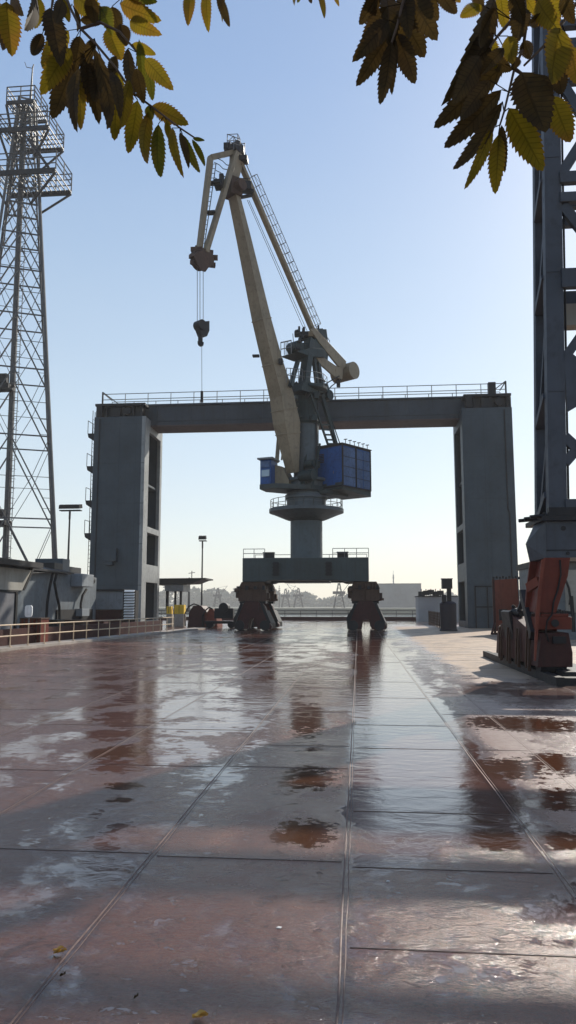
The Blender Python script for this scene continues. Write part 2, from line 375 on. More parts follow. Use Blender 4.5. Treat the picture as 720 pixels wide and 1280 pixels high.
# pale dry-season haze layer of the sky: blue overhead fading to warm off-white at the horizon
tc = N.new('ShaderNodeTexCoord'); sp = N.new('ShaderNodeSeparateXYZ'); L.new(tc.outputs['Generated'], sp.inputs[0])
wn = N.new('ShaderNodeTexNoise'); wn.inputs['Scale'].default_value = 2.2; wn.inputs['Detail'].default_value = 5; L.new(mapv(N, L, tc.outputs['Generated'], (1, 1, 3.5)), wn.inputs['Vector'])
el = math_(N, L, 'ADD', sp.outputs[2], math_(N, L, 'MULTIPLY', math_(N, L, 'SUBTRACT', wn.outputs['Fac'], .5), .07))
g = ramp(N, L, el, [(0, (.52, .52, .485)), (.10, (.50, .525, .51)), (.24, (.42, .50, .545)), (.43, (.30, .40, .515)), (.62, (.205, .31, .49)), (1, (.12, .20, .38))])
bg2 = N.new('ShaderNodeBackground'); L.new(g, bg2.inputs['Color']); bg2.inputs['Strength'].default_value = .82
ad = N.new('ShaderNodeAddShader'); L.new(bg.outputs[0], ad.inputs[0]); L.new(bg2.outputs[0], ad.inputs[1]); L.new(ad.outputs[0], N['World Output'].inputs['Surface'])
sl = bpy.data.lights.new('sun', 'SUN'); sl.energy = 4.6; sl.angle = R(.6); sl.color = (1, .93, .82)
so = bpy.data.objects.new('sun', sl); col.objects.link(so)
sd = V((math.sin(AZ) * math.cos(EL), math.cos(AZ) * math.cos(EL), math.sin(EL)))
so.rotation_euler = sd.to_track_quat('Z', 'Y').to_euler(); so.location = (0, 0, 80)
scene.view_settings.view_transform = 'Standard'; scene.view_settings.look = 'None'; scene.view_settings.gamma = 1
scene.view_settings.exposure = .26

# haze: a real block of air
hz, nt, N, L, b = newmat('haze_air'); N.remove(b)
pv = N.new('ShaderNodeVolumePrincipled'); pv.inputs['Color'].default_value = (1, .97, .93, 1)
pv.inputs['Density'].default_value = .00042; pv.inputs['Anisotropy'].default_value = .1
L.new(pv.outputs[0], N['Material Output'].inputs['Volume'])
MB().bx(-1500, 1500, -60, 1640, -5, 72).build('haze', hz, kind='stuff')

# ------------------------------------------------------------------ ground
EDGE = 90
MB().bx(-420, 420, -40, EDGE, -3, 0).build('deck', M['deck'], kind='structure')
MB().bx(-3000, 3000, -3000, 3000, -3.6, -3.2).build('water', M['water'], kind='structure')
lb = MB(); lb.bx(-1400, 1400, 420, 1600, -3.1, .2); lb.build('far_bank', M['land'], kind='structure')
# weld seams running away from the camera
seamX = [gnd(20, 1275).x, gnd(425, 1275).x, gnd(700, 1095).x, gnd(2, 1017).x, gnd(2, 920).x, gnd(710, 1008).x + .25]
s = MB(); rnd = random.Random(3)
def bead(s, x, y0, y1, wd=.006, hh=.004):
    y = y0; px = x
    while y < y1:
        st = .35 if y < 14 else 3; nx = x + rnd.uniform(-.004, .004); ye = min(y + st, y1)
        s.add([(px - wd, y, 0.001), (px, y, hh), (px + wd, y, 0.001), (nx - wd, ye, 0.001), (nx, ye, hh), (nx + wd, ye, 0.001)],
              [(0, 1, 4, 3), (1, 2, 5, 4)]); px = nx; y = ye
for x in sorted(seamX) + [-6.7, -8.5, -10.3, -12.1, 4.4]:
    y1 = 88 if x < 2 else 17
    bead(s, x - .014, 1.5, y1, .006, .003); bead(s, x + .013, 1.5, y1, .003, .002)
s.build('weld_seams', M['weld'], kind='structure')
s = MB(); xs = sorted(seamX + [-6.7, -8.5, -10.3, -12.1, 4.4])
known = {round(gnd(20, 1275).x, 3): [1078, 961, 933, 890, 860], round(gnd(425, 1275).x, 3): [1185, 1084, 1014, 935, 906, 872], round(gnd(2, 1017).x, 3): [1075, 962, 915, 875]}
for i in range(len(xs) - 1):
    pys = known.get(round(xs[i], 3)); xm = (xs[i] + xs[i + 1]) / 2
    ys = []
    if pys: ys = [-H / (ray(447 + 0, py).z) * ray(447, py).y for py in pys]; y = max(ys) + 3
    else: y = rnd.uniform(4, 7)
    while y < 80: ys.append(y); y += rnd.choice([3.0, 3.0, 4.5, 6.0])
    for n_, y in enumerate(ys):
        s.box((xm, y, .002), (xs[i + 1] - xs[i] - .07, (.0055) if y < 20 else .02, .003), rnd.uniform(-.003, .003))
s.build('plate_joints', M['joint'], kind='structure')
# kerb strips
rx0 = gnd(3, 813).x; rx1 = gnd(171, 795).x
def railx(y):
    ya, yb = gnd(3, 813).y, gnd(171, 795).y; return rx0 + (rx1 - rx0) * (y - ya) / (yb - ya)
k = MB(); k.prism([(railx(14) - .7, 14, 0), (railx(14) + .35, 14, 0), (railx(56) + .35, 56, 0), (railx(56) - .7, 56, 0)], (0, 0, .1)); k.build('kerb', M['conc'], kind='structure')
MB().bx(-60, 60, EDGE - .6, EDGE - .1, 0, .42).build('quay_kerb', M['maroon'], kind='structure')

# ------------------------------------------------------------------ railings
def railing(name, pts, h, r, step, mat, label, group=None, mids=1):
    mid = pts[0]; t = thing(name, pts[0], label, 'railing', group)
    for a, b in zip(pts, pts[1:]):
        a = V(a); b = V(b); n = max(1, round((b - a).length / step))
        for k in range(mids + 1):
            z = V((0, 0, h * (k + 1) / (mids + 1))); MB().tube(a + z, b + z, r, n=8).build('rail', mat, t, smooth=True)
        for i in range(n + (1 if (b - pts[-1]).length < .01 else 0)):
            p = a.lerp(b, i / n); q = MB(); q.tube(p, p + V((0, 0, h)), r * .9, n=6); q.box(p + V((0, 0, .012)), (.14, .14, .02)); q.build('post', mat, t)
    return t
railing('railing', [V((railx(22), 22, .1)), V((railx(40), 40, .1)), V((railx(49), 49, .1))], .88, .028, 1.35, M['tanrail'],
        'tan two-rail pipe railing along the left edge of the wet deck')
railing('railing', [V((-26, EDGE - .35, .42)), V((14, EDGE - .35, .42))], .75, .035, 1.9, M['dark'],
        'dark pipe railing along the far water edge of the deck behind the crane')
# low dark wall behind the left railing
t = tag(MB().prism([(railx(18) - 1.1, 18, 0), (railx(18) - 1.3, 18, 0), (railx(50) - 1.3, 50, 0), (railx(50) - 1.1, 50, 0)], (0, 0, .75)).build('low_wall', M['maroon']),
        'low dark red wall behind the tan railing', 'wall')

# ------------------------------------------------------------------ lattice tower (left)
TD = 78
def lattice_tower():
    cb = at(7, 700, TD)
    cx, cy = cb.x, TD; zt = at(28, 130, TD).z
    t = thing('lattice_tower', (cx, cy, 0), 'tall steel lattice tower with railed platforms at the top, left of the gantry frame', 'tower')
    z235 = at(28, 235, TD).z; z700 = at(22, 700, TD).z
    k = TD / F
    def hw(z): return (22 + (z235 - z) / (z235 - z700) * 58) * k
    th = R(21)
    def corner(i, z): a = th + i * math.pi / 2; r = max(1.2, hw(z)) / math.cos(th); return V((cx + r * math.cos(a), cy - r * math.sin(a), z))
    for i in range(4): MB().tube(corner(i, 0), corner(i, zt), .2, .15, n=8).build('leg', M['mast'], t, smooth=True)
    zs = [0]; 
    while zs[-1] < zt - 3: zs.append(min(zt, zs[-1] + max(3.6, hw(zs[-1]) * 1.45)))
    zs[-1] = zt
    for i in range(4):
        br = MB()
        for a, b in zip(zs, zs[1:]):
            A, B, C_, D = corner(i, a), corner(i + 1, a), corner(i, b), corner(i + 1, b)
            m = A.lerp(B, .5); n_ = C_.lerp(D, .5); mm = (m + n_) / 2
            br.bar(C_, D, .14); br.bar(A, n_, .14); br.bar(B, n_, .14)
            br.bar(A.lerp(n_, .5), A.lerp(C_, .5), .06); br.bar(B.lerp(n_, .5), B.lerp(D, .5), .06)
            br.bar(A.lerp(n_, .5), A.lerp(C_, .98), .06); br.bar(B.lerp(n_, .5), B.lerp(D, .98), .06)
            br.bar(A.lerp(n_, .5), m, .06); br.bar(B.lerp(n_, .5), m, .06); br.bar(A.lerp(n_, .5), B.lerp(n_, .5), .06); br.bar(A.lerp(n_, .25), A.lerp(C_, .25), .05); br.bar(B.lerp(n_, .25), B.lerp(D, .25), .05)
        br.build('bracing', M['mast'], t)
    # inner diaphragm, pipe riser and caged ladder
    q = MB(); q.tube((cx - .1, cy + .2, 0), (cx - .5, cy + .2, zt), .36, .3, n=10)
    q.build('riser_pipe', M['mast'], t, smooth=True)
    q = MB(); lx, ly = cx + .35, cy - .2
    for sx in (-.25, .25): q.tube((lx + sx, ly, 0), (lx + sx, ly, zt), .045, n=5)
    z = .4
    while z < zt: q.tube((lx - .25, ly, z), (lx + .25, ly, z), .03, n=4); z += .6
    z = 2.5
    while z < zt:
        pts = [(lx + .45 * math.cos(a), ly - .55 * math.sin(a), z) for a in [i * math.pi / 6 for i in range(7)]]
        for a, b in zip(pts, pts[1:]): q.bar(a, b, .045)
        z += 1.1
    for i in (1, 3, 5):
        a = i * math.pi / 6; q.bar((lx + .45 * math.cos(a), ly - .55 * math.sin(a), 2.5), (lx + .45 * math.cos(a), ly - .55 * math.sin(a), zt), .03)
    q.build('ladder', M['mast'], t)
    # platforms
    def plat(name, py, x0, x1, y0, y1, th_=.35, h=2.6):
        z = at(40, py, TD).z; q = MB(); X0 = cx + x0 * k; X1 = cx + x1 * k
        for i in range(15):
            f = i / 14; q.bar((X0 + (X1 - X0) * f, y0 + cy, z), (X0 + (X1 - X0) * f, y1 + cy, z), .1, .12)
        for yy in (y0, y1): q.bar((X0, cy + yy, z), (X1, cy + yy, z), .2, th_ * 1.4)
        for yy in (y0, y1):
            q.bar((X1, cy + yy, z - .2), (cx + 18 * k, cy + yy * .5, z - 3.2), .2); q.bar((X0, cy + yy, z - .2), (cx - 16 * k, cy + yy * .5, z - 3.2), .2)
        o = q.build(name, M['dark'], t)
        MB().rail([(X0, cy + y0, z + .2), (X1, cy + y0, z + .2), (X1, cy + y1, z + .2), (X0, cy + y1, z + .2)], h, .07, 2.2, 2, True).build('guard_rail', M['mast'], o)
    plat('platform', 230, -34, 58, -2.4, 2.2, .45, 2.2)
    plat('platform', 176, -26, 45, -2.2, 2.0, .4, 1.8)
    plat('platform', 140, -20, 20, -1.8, 1.8, .3, 1.8)
    z = at(30, 205, TD).z; q = MB()
    for sgn in (-1, 1):
        q.bar((cx + 18 * k, cy - 2 + sgn * .4, z + 1.5), (cx + 48 * k, cy - 2 + sgn * .4, z - 2.2), .3)
    for i in range(10): f = i / 9; q.bar((cx + (18 + 30 * f) * k, cy - 2.5, z + 1.5 - 3.7 * f), (cx + (18 + 30 * f) * k, cy - 1.5, z + 1.5 - 3.7 * f), .3, .06)
    q.build('stair', M['dark'], t)
    for py, xo in ((487, -12), (655, -8)):
        z = at(20, py, TD).z; q = MB(); q.box((cx + xo * k, cy - .8, z), (2.4, 1.8, .5)); q.box((cx + xo * k + .3, cy - 1, z + 1.0), (.9, .7, 1.0)); q.box((cx + xo * k - .8, cy - .8, z + .6), (.6, .6, .7)); q.bar((cx + xo * k - 1.8, cy - .8, z - 1), (cx + xo * k + 1.5, cy - .8, z + .2), .2)
        q.build('landing', M['dark'], t)
    q = MB(); q.tube((cx + 4 * k, cy, zt), (cx + 5 * k, cy, at(32, 84, TD).z), .16, .07, n=6)
    z = at(32, 86, TD).z; q.bar((cx + 5 * k, cy, z), (cx - 4 * k, cy, z + .2), .06); q.bar((cx - 4 * k, cy, z + .2), (cx - 7 * k, cy, z + .9), .06); q.bar((cx + 5 * k, cy, z), (cx + 6.5 * k, cy, z + .5), .1)
    q.build('antenna', M['mast'], t)
lattice_tower()

# ------------------------------------------------------------------ light masts
def light_mast(px, ytop, Y, heads, label, r=.14):
    b = at(px, 757, Y); z = at(px, ytop, Y).z
    t = thing('light_mast', (b.x, Y, 0), label, 'light mast')
    MB().tube((b.x, Y, 0), (b.x, Y, z), r, r * .6, n=8).build('pole', M['dark'], t, smooth=True)
    q = MB(); wd = heads * .22; q.bar((b.x - wd, Y, z), (b.x + wd, Y, z), .12); q.bar((b.x - wd, Y + .4, z), (b.x + wd, Y + .4, z), .1); 
    q.bar((b.x, Y, z), (b.x, Y, z - .9), .16); q.build('crossarm', M['dark'], t)
    for i in range(heads):
        x = b.x + (i - (heads - 1) / 2) * .42
        h = MB(); h.prism([(x - .24, Y - .3, z + .12), (x + .24, Y - .3, z + .12), (x + .2, Y - .3, z + .52), (x - .2, Y - .3, z + .52)], (.05 * (i - 1), .5, .12))
        h.build('floodlight', M['black'], t)
light_mast(83, 638, 72, 5, 'tall floodlight mast with a row of lamps beside the lattice tower')
light_mast(252, 676, 86, 2, 'thin lamp post with a small double head behind the open canopy', .12)

# ------------------------------------------------------------------ gantry frame
G = 59.5
def gantry():
    t = thing('gantry_frame', (-4, G + 2.6, 0), 'grey steel goal-shaped gantry frame with two pillars and a railed top beam', 'gantry')
    zt = (at(150, 520, G).z + at(610, 510, G).z) / 2
    dep = 5.5
    L0, L1 = at(114, 640, G).x, at(179, 640, G).x; R0, R1 = at(581, 640, G).x, at(645, 640, G).x
    mid = {}
    for (x0, x1, inner, nm) in ((L0, L1, 1, 'left'), (R0, R1, -1, 'right')):
        q = MB(); q.bx(x0, x1, G, G + .35, 0, zt)
        xo = x0 if inner == 1 else x1
        q.bx(min(xo, xo + inner * .3), max(xo, xo + inner * .3), G + .352, G + dep - .3, 0, zt)
        q.bx(x0, x1, G + dep - .297, G + dep, 0, zt - .02)
        q.bx(x0 + .31, x1 - .31, G + .355, G + dep - .3, zt - .3, zt - .01)
        for zz in (4.2, 8.0, 12): q.bx(x0 + .31, x1 - .31, G + .355, G + dep - .3, zz, zz + .2)
        pl = q.build('pillar', M['gantry'], t, bevel=.03)
        # inner side frame with openings
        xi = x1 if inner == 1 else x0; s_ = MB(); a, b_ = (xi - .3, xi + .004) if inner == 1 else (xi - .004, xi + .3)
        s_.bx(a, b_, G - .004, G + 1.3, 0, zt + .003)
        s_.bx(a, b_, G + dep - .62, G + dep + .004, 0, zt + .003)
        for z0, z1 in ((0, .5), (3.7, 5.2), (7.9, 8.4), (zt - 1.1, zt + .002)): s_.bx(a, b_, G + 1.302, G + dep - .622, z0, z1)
        s_.build('side_frame', M['gantry_sunlit'] if inner == 1 else M['gantry'], pl, bevel=.02)
    # door outline on right pillar, cabinet box on left pillar
    q = MB(); a = at(593, 734, G); b_ = at(617, 734, G)
    for x in (a.x, b_.x + .35, (a.x + b_.x) / 2 + .2): q.bx(x, x + .09, G - .07, G - .002, 0, a.z)
    q.bx(a.x, b_.x + .44, G - .075, G - .003, a.z, a.z + .12); q.bx(a.x, b_.x + .44, G - .075, G - .003, 1.6, 1.7)
    q.build('door_frame', M['dark'], t)
    q = MB(); a = at(131, 686, G); b_ = at(147, 702, G); q.bx(a.x, b_.x, G - .5, G - .002, b_.z, a.z); q.bx(a.x + .2, b_.x - .3, G - .45, G - .002, b_.z - .3, b_.z - .003)
    q.build('cabinet', M['gantry'], t, bevel=.02)
    # beam
    g1 = G + 1.7; z0 = (at(340, 530, g1).z + at(560, 522, g1).z) / 2; z1 = (at(340, 506, g1).z + at(560, 496, g1).z) / 2
    q = MB(); q.bx(L1 - 3.4, R0 + 3.3, g1, g1 + .12, z0, z1); q.bx(L1 - 3.4, R0 + 3.3, g1 + 2.2, g1 + 2.32, z0, z1)
    q.bx(L1 - 3.6, R0 + 3.5, g1 - .15, g1 + 2.5, z1 + .002, z1 + .14)
    q.bx(L1 + .4, R0 - .4, g1 + .122, g1 + 2.198, z0 + 1.0, z0 + 1.1)
    x = L1 + .5
    while x < R0: q.bx(x, x + .05, g1 - .1, g1 - .002, z0 + .02, z1 - .02); x += 40
    bm = q.build('beam', M['beam'], t)
    MB().bx(L1 - .1, R0 + .1, g1 - .12, g1 + 2.44, z0 - .12, z0 - .002).build('bottom_flange', M['beam_red'], bm)
    for x0, x1 in ((L0, L1), (R0, R1)):
        q = MB()
        for i in range(1, 5): q.bx(x0 + .02, x1 - .02, G - .018, G - .002, i * 3.4, i * 3.4 + .04)
        q.bx(x0 + (x1 - x0) * .5, x0 + (x1 - x0) * .5 + .03, G - .016, G - .002, .05, zt - .05)
        q.build('weld_band', M['gantry'], t)
    q = MB()
    x = L1 + .4
    while x < R0: q.bx(x, x + .035, g1 - .03, g1 - .002, z0 + .02, z1 - .02); x += 3.1
    q.bx(L1 - .1, R0 + .1, g1 - .045, g1 - .002, z0 + .35, z0 + .40); q.build('stiffener', M['beam'], bm)
    MB().path([(R1 - .5, G - .06, .3), (R1 - .5, G - .06, 9), (R1 - .62, G - .06, 9.4), (R1 - .62, G - .06, zt - .2)], .05, 6).build('conduit', M['dark'], t)
    MB().path([(L0 + .5, G - .06, 3.5), (L0 + .5, G - .06, zt - .2)], .045, 6).build('conduit', M['dark'], t)
    # end saddles on the pillars
    for x0, x1 in ((L0 + .2, L1 - .4), (R0 + .4, R1 - .3)):
        q = MB()
        q.bx(x0 + .1, x1, G + .5, G + 1.2, zt, z1 - .35); n = 6
        for i in range(n): xx = x0 + (x1 - x0) * i / (n - 1); q.bx(xx - .06, xx + .06, G + .2, G + .498, zt + .002, z1 - .1)
        q.bx(x0 - .2, x1 + .3, G + .1, G + 1.5, z1 - .32, z1 - .12)
        q.box((x0 + 1.6, G + .3, zt + .45), (.8, .3, .75)); q.box((x0 + .2, G + .3, zt + .5), (.5, .6, .9)); q.tube((x0 + 2.6, G + .1, zt + .5), (x0 + 2.6, G + .5, zt + .5), .3, n=12)
        q.build('saddle', M['dark'], t)
    zz = z1 + .14
    MB().rail([(L0 + .1, g1 - .1, zz), (R1 - .1, g1 - .1, zz)], 1.0, .035, 2.0, 1).build('guard_rail', M['galv'], t)
    MB().rail([(L0 + .1, g1 + 2.4, zz), (R1 - .1, g1 + 2.4, zz)], 1.0, .035, 2.0, 1).build('guard_rail', M['galv'], t)
    q = MB()
    for x, sg in ((L0 + .1, 1), (R1 - .1, -1)):
        q.bar((x, g1 - .1, zz + 1.15), (x, g1 + 2.4, zz + 1.15), .07); q.bar((x, g1 - .1, zz + 1.2), (x + sg * 1.5, g1 - .1, zz + .05), .07); q.bar((x, g1 - .1, zz), (x, g1 - .1, zz + 1.2), .12)
    q.bx(R1 - 1.6, R1 - 1.0, g1 - .6, g1 - .12, zt + .8, zz + 1.0); q.bx(L0 - .2, L0 + .5, g1, g1 + .5, zt + .1, zz - .3); q.bx(L0 - .5, L0 - .2, g1, g1 + .5, zt + .3, zt + 1.0)
    q.bx(R1 - .2, R1 + .3, g1, g1 + .6, zt + .1, zz - .1); q.build('end_bracket', M['dark'], t)
    q = MB(); q.box((at(203, 545, G + dep).x - .1, G + dep - .3, zt + .25), (.16, .16, .9)); q.box((at(203, 545, G + dep).x - .1, G + dep - .3, zt + .0), (.5, .4, .2)); q.build('stub_post', M['galv'], t)
    # ladder with landings on the far left face
    xl = L0 - .32
    q = MB()
    for yy in (G + .5, G + 1.0): q.tube((xl, yy, .6), (xl, yy, zt + .7), .03, n=5)
    z = .8
    while z < zt: q.tube((xl, G + .5, z), (xl, G + 1.0, z), .018, n=4); z += .35
    for py in (541, 582, 625, 666):
        z = at(114, py, G).z; q.prism([(L0 - .004, G + .2, z), (L0 - .62, G + .2, z), (L0 - .55, G + .2, z - .35), (L0 - .004, G + .2, z - .7)], (0, 1.3, 0)); q.bar((L0 - .6, G + .2, z), (L0 - .6, G + .2, z + 1.1), .04); q.bar((L0 - .6, G + 1.4, z), (L0 - .6, G + 1.4, z + 1.1), .04); q.bar((L0 - .6, G + .2, z + 1.1), (L0 - .6, G + 1.4, z + 1.1), .04)
    q.build('ladder', M['dark'], t)
    return L0, L1, R0, R1, zt
L0, L1, R0, R1, ZT = gantry()

# ------------------------------------------------------------------ main harbour crane
CY = 56.0
def crane():
    ax = at(383, 660, CY).x; A = V((ax, CY, 0)); d = V((-.6, -.8, 0)); n = V((.8, -.6, 0))
    t = thing('portal_crane', (ax, CY, 0), 'beige-boomed level-luffing portal crane with blue machinery house at the centre of the deck', 'crane')
    def zz(py): return at(383, py, CY).z
    def C(px, py, off=0): return onpl(px, py, A + n * off, n)
    # portal
    f = CY - 3.2; x0, x1 = at(303, 712, f).x, at(461, 712, f).x; zt, zb = at(383, 697, f).z, at(383, 727, f).z
    q = MB()
    for yy in (f, CY + 1.8):
        ins = 1.6; pts = [(x0, yy, zb), (x0, yy, zt), (x1, yy, zt), (x1, yy, zb), (x1 - 1.7, yy, zb), (x1 - 1.95, yy, zb + .1), (x0 + 1.95, yy, zb + .1), (x0 + 1.7, yy, zb)]
        q.prism(pts, (0, 1.4, 0))
    q.bx(x0 + .01, x0 + 1.5, f + 1.402, CY + 1.798, zb + .02, zt - .02); q.bx(x1 - 1.5, x1 - .01, f + 1.402, CY + 1.798, zb + .02, zt - .02)
    q.bx(ax - 1.8, ax + 1.8, f + 1.402, CY + 1.798, zb + .02, zt - .02)
    pb = q.build('portal_beam', M['portal'], t, bevel=.04)
    for px in (345, 411):
        q = MB(); c = at(px, 715, f); q.bx(c.x - .2, c.x + .2, f - .08, f - .003, zt - 1.3, zt - .3)
        for i in range(4): q.bx(c.x - .25, c.x + .25, f - .14, f - .082, zt - 1.25 + i * .25, zt - 1.15 + i * .25)
        q.build('vent_grille', M['dark'], pb)
    for a, b_ in ((x0, x0 + 1.6), (x1 - 2.6, x1)):
        MB().rail([(a + .05, f + .1, zt), (b_, f + .1, zt)], .65, .025, .9, 1).build('guard_rail', M['galv'], pb)
    MB().rail([(x0 + .05, CY + 3.1, zt), (x1 - .05, CY + 3.1, zt)], .65, .025, 1.4, 1).build('guard_rail', M['galv'], pb)
    for px in (335, 428): q = MB(); c = at(px, 693, f); q.bx(c.x - .38, c.x + .38, f + .3, f + .9, zt + .002, zt + .38); q.bx(c.x - .42, c.x + .42, f + .26, f + .94, zt + .381, zt + .43); q.build('deck_box', M['dark'], pb)
    # bogies: yoke, motor block, wheel housings
    def bogie(cx, cy):
        b = MB(); b.prism([(cx - 1.05, cy - .6, 2.95), (cx - .8, cy - .6, zb - .003), (cx + .8, cy - .6, zb - .003), (cx + 1.05, cy - .6, 2.95)], (0, 1.2, 0))
        for i in (-1, 0, 1): b.bx(cx + i * .5 - .06, cx + i * .5 + .06, cy - .72, cy - .603, 2.9, zb - .15)
        o = b.build('bogie', M['rust'], t, bevel=.03)
        b = MB(); b.box((cx, cy, 2.5), (2.0, 1.5, .86)); b.box((cx - 1.12, cy - .2, 2.55), (.24, .5, .5)); b.box((cx + 1.1, cy - .2, 2.45), (.2, .6, .4)); b.tube((cx - .9, cy - .9, 2.85), (cx - 1.25, cy - .9, 2.85), .16, n=10); b.box((cx - 1.1, cy, 3.0), (.2, .3, .25))
        b.tube((cx + 1.0, cy - .6, 2.2), (cx + 1.3, cy - .6, 2.2), .09, n=8)
        b.bx(cx - .02, cx + .02, cy - .80, cy - .752, 2.1, 2.9)
        b.build('gear_block', M['rust'], o, bevel=.02)
        for sg in (-1, 1):
            b = MB(); y0 = cy + sg * .55 - .38
            b.prism([(cx - 1.25, y0, .1), (cx - 1.2, y0, .75), (cx - .75, y0, 1.7), (cx - .45, y0, 2.06), (cx + .45, y0, 2.06), (cx + .8, y0, 1.7), (cx + 1.15, y0, .75), (cx + 1.45, y0, .3), (cx + 1.4, y0, .1),
                     (cx + .42, y0, .1), (cx + .32, y0, .65), (cx + .2, y0, .85), (cx - .05, y0, .85), (cx - .2, y0, .6), (cx - .28, y0, .1)], (0, .7, 0))
            w_ = b.build('wheel_housing', M['maroon'], o, bevel=.02)
            for xx in (-.88, .95): MB().tube((cx + xx, y0 - .06, .36), (cx + xx, y0 + .76, .36), .36, n=18).build('wheel', M['dark'], w_, smooth=True)
        b = MB(); b.prism([(cx - 1.3, cy - .5, .12), (cx - 1.35, cy - .5, .9), (cx - 1.0, cy - .5, 1.5), (cx - 1.0, cy - .5, .12)], (0, 1.0, 0)); b.prism([(cx + 1.35, cy - .4, .12), (cx + 1.35, cy - .4, .5), (cx + .9, cy - .4, 1.4), (cx + .9, cy - .4, .12)], (.2, .9, 0)); b.bar((cx - .7, cy - 1.0, 1.9), (cx - 1.25, cy - 1.0, .5), .1, .2); b.bar((cx + .7, cy - 1.0, 1.9), (cx + 1.3, cy - 1.0, .5), .1, .2); b.bx(cx - .95, cx + .95, cy - .55, cy + .55, 1.9, 2.06)
        for i in range(4): b.box((cx - 1.0 + i * .62, cy - .8 - .05 * i, 3.02), (.2, .3, .22 + .07 * (i % 2)))
        b.build('guard', M['dark'], o)
        b = MB(); b.bx(cx - .5, cx + .5, cy - 1.02, cy - .935, 1.35, 1.95); b.build('cover_plate', M['maroon'], o)
    xl, xr = at(315, 770, f).x, at(457, 770, f).x
    for cx in (xl, xr):
        for cy in (f + .75, CY + 2.5): bogie(cx, cy)
    # column
    r = 1.22; q = MB(); q.lathe(A, [(r + .15, zt), (r + .15, zt + .12), (r, zt + .13), (r, zz(652))], 40)
    q.build('column', M['column'], t, smooth=True)
    zp = zz(637); q = MB(); q.lathe(A, [(1.24, zp - .85), (1.5, zp - .8), (2.55, zp - .36), (2.85, zp - .26), (2.85, zp)], 40)
    wp = q.build('walkway_ring', M['column'], t, smooth=True)
    q = MB(); q.rail([A + V((2.75 * math.cos(i * math.pi / 12), 2.75 * math.sin(i * math.pi / 12), zp)) for i in range(24)], .68, .025, .9, 1, True); q.build('guard_rail', M['galv'], wp)
    q = MB(); q.lathe(A, [(1.5, zp + .003), (1.5, zp + .75), (1.62, zp + .78), (1.62, zp + 1.1), (1.45, zp + 1.15), (1.45, zz(604)), (1.7, zz(603)), (1.7, zz(600))], 40)
    q.build('slewing_ring', M['column'], t, smooth=True)
    # turntable frame
    zf0, zf1 = zz(616), zz(609)
    k0 = at(428, 608, 54.2); e = V((.6, .8, 0)); g = V((-.8, .6, 0))
    K = V((k0.x, k0.y, 0))
    q = MB(); q.prism([K + V((0, 0, zf0)), K + e * 3.6 + V((0, 0, zf0 - .25)), K + e * 3.6 + g * 2.8 + V((0, 0, zf0 - .2)), K + g * 2.8 + V((0, 0, zf0))], (0, 0, zf1 - zf0 + .1))
    cb = at(326, 612, 54.0); q.prism([V((cb.x - .1, cb.y, zf0)), V((cb.x + 1.2, cb.y - .5, zf0)), A + n * 1.5 + d * .8 + V((0, 0, zf0)), A + n * 1.6 - d * 1.0 + V((0, 0, zf0)), A - n * 1.2 - d * .6 + V((0, 0, zf0)), V((cb.x + .2, cb.y + 1.4, zf0))], (0, 0, .38))
    q.prism([A + n * 2.3 + d * .3 + V((0, 0, zf0 - .3)), A + n * 2.3 - d * 2.3 + V((0, 0, zf0 - .3)), A - n * .5 - d * 2.3 + V((0, 0, zf0 - .3)), A - n * .5 + d * .3 + V((0, 0, zf0 - .3))], (0, 0, .29))
    q.build('turntable', M['portal'], t, bevel=.03)
    # blue machinery house
    zh0 = at(428, 607, K.y).z; zh1 = at(428, 556, K.y).z; l1, l2 = 3.5, 2.67
    K = V((at(428, 580, K.y).x, K.y, 0))
    q = MB(); q.prism([K + V((0, 0, zh0)), K + e * l1 + V((0, 0, zh0)), K + e * l1 + g * l2 + V((0, 0, zh0)), K + g * l2 + V((0, 0, zh0))], (0, 0, zh1 - zh0), 0)
    hs = q.build('machinery_house', M['blue'], t)
    for a, b_ in ((.12, 1.55), (1.75, 2.5), (2.6, 3.4)):
        q = MB(); q.prism([K + e * a - g * .03 + V((0, 0, zh0 + .12)), K + e * b_ - g * .03 + V((0, 0, zh0 + .12)), K + e * b_ - g * .03 + V((0, 0, zh1 - .12)), K + e * a - g * .03 + V((0, 0, zh1 - .12))], g * .027)
        q.build('side_panel', M['blue2'], hs)
    q = MB(); a = K + g * .7 - e * .025; q.prism([a + V((0, 0, zh0 + .15)), a + g * .8 + V((0, 0, zh0 + .15)), a + g * .8 + V((0, 0, zh0 + 2.0)), a + V((0, 0, zh0 + 2.0))], e * .022); dr = q.build('door', M['blue'], hs)
    q = MB(); q.bar(a - e * .03 + g * .12 + V((0, 0, zh0 + 1.0)), a - e * .03 + g * .12 + V((0, 0, zh0 + 1.2)), .04); q.build('handle', M['galv'], dr)
    q = MB()
    for i in range(6): q.bar(K - e * .03 + g * 1.75 + V((0, 0, zh0 + 2.0 + i * .12)), K - e * .03 + g * 2.4 + V((0, 0, zh0 + 2.0 + i * .12)), .05, .06)
    q.build('louvre', M['dark'], hs)
    q = MB()
    for p in (K, K + e * l1, K + e * l1 + g * l2, K + g * l2, K + e * 1.65): q.bar(p - g * .02 + V((0, 0, zh0)), p - g * .02 + V((0, 0, zh1 + .02)), .12)
    for z in (zh0, zh1 + .05):
        for a, b_ in ((K, K + e * l1), (K + g * l2, K)): q.bar(a + V((0, 0, z)), b_ + V((0, 0, z)), .16, .12)
    for i in range(1, 4): q.bar(K - g * .05 + e * .1 + V((0, 0, zh0 + i * .75)), K - g * .05 + e * l1 + V((0, 0, zh0 + i * .75)), .03)
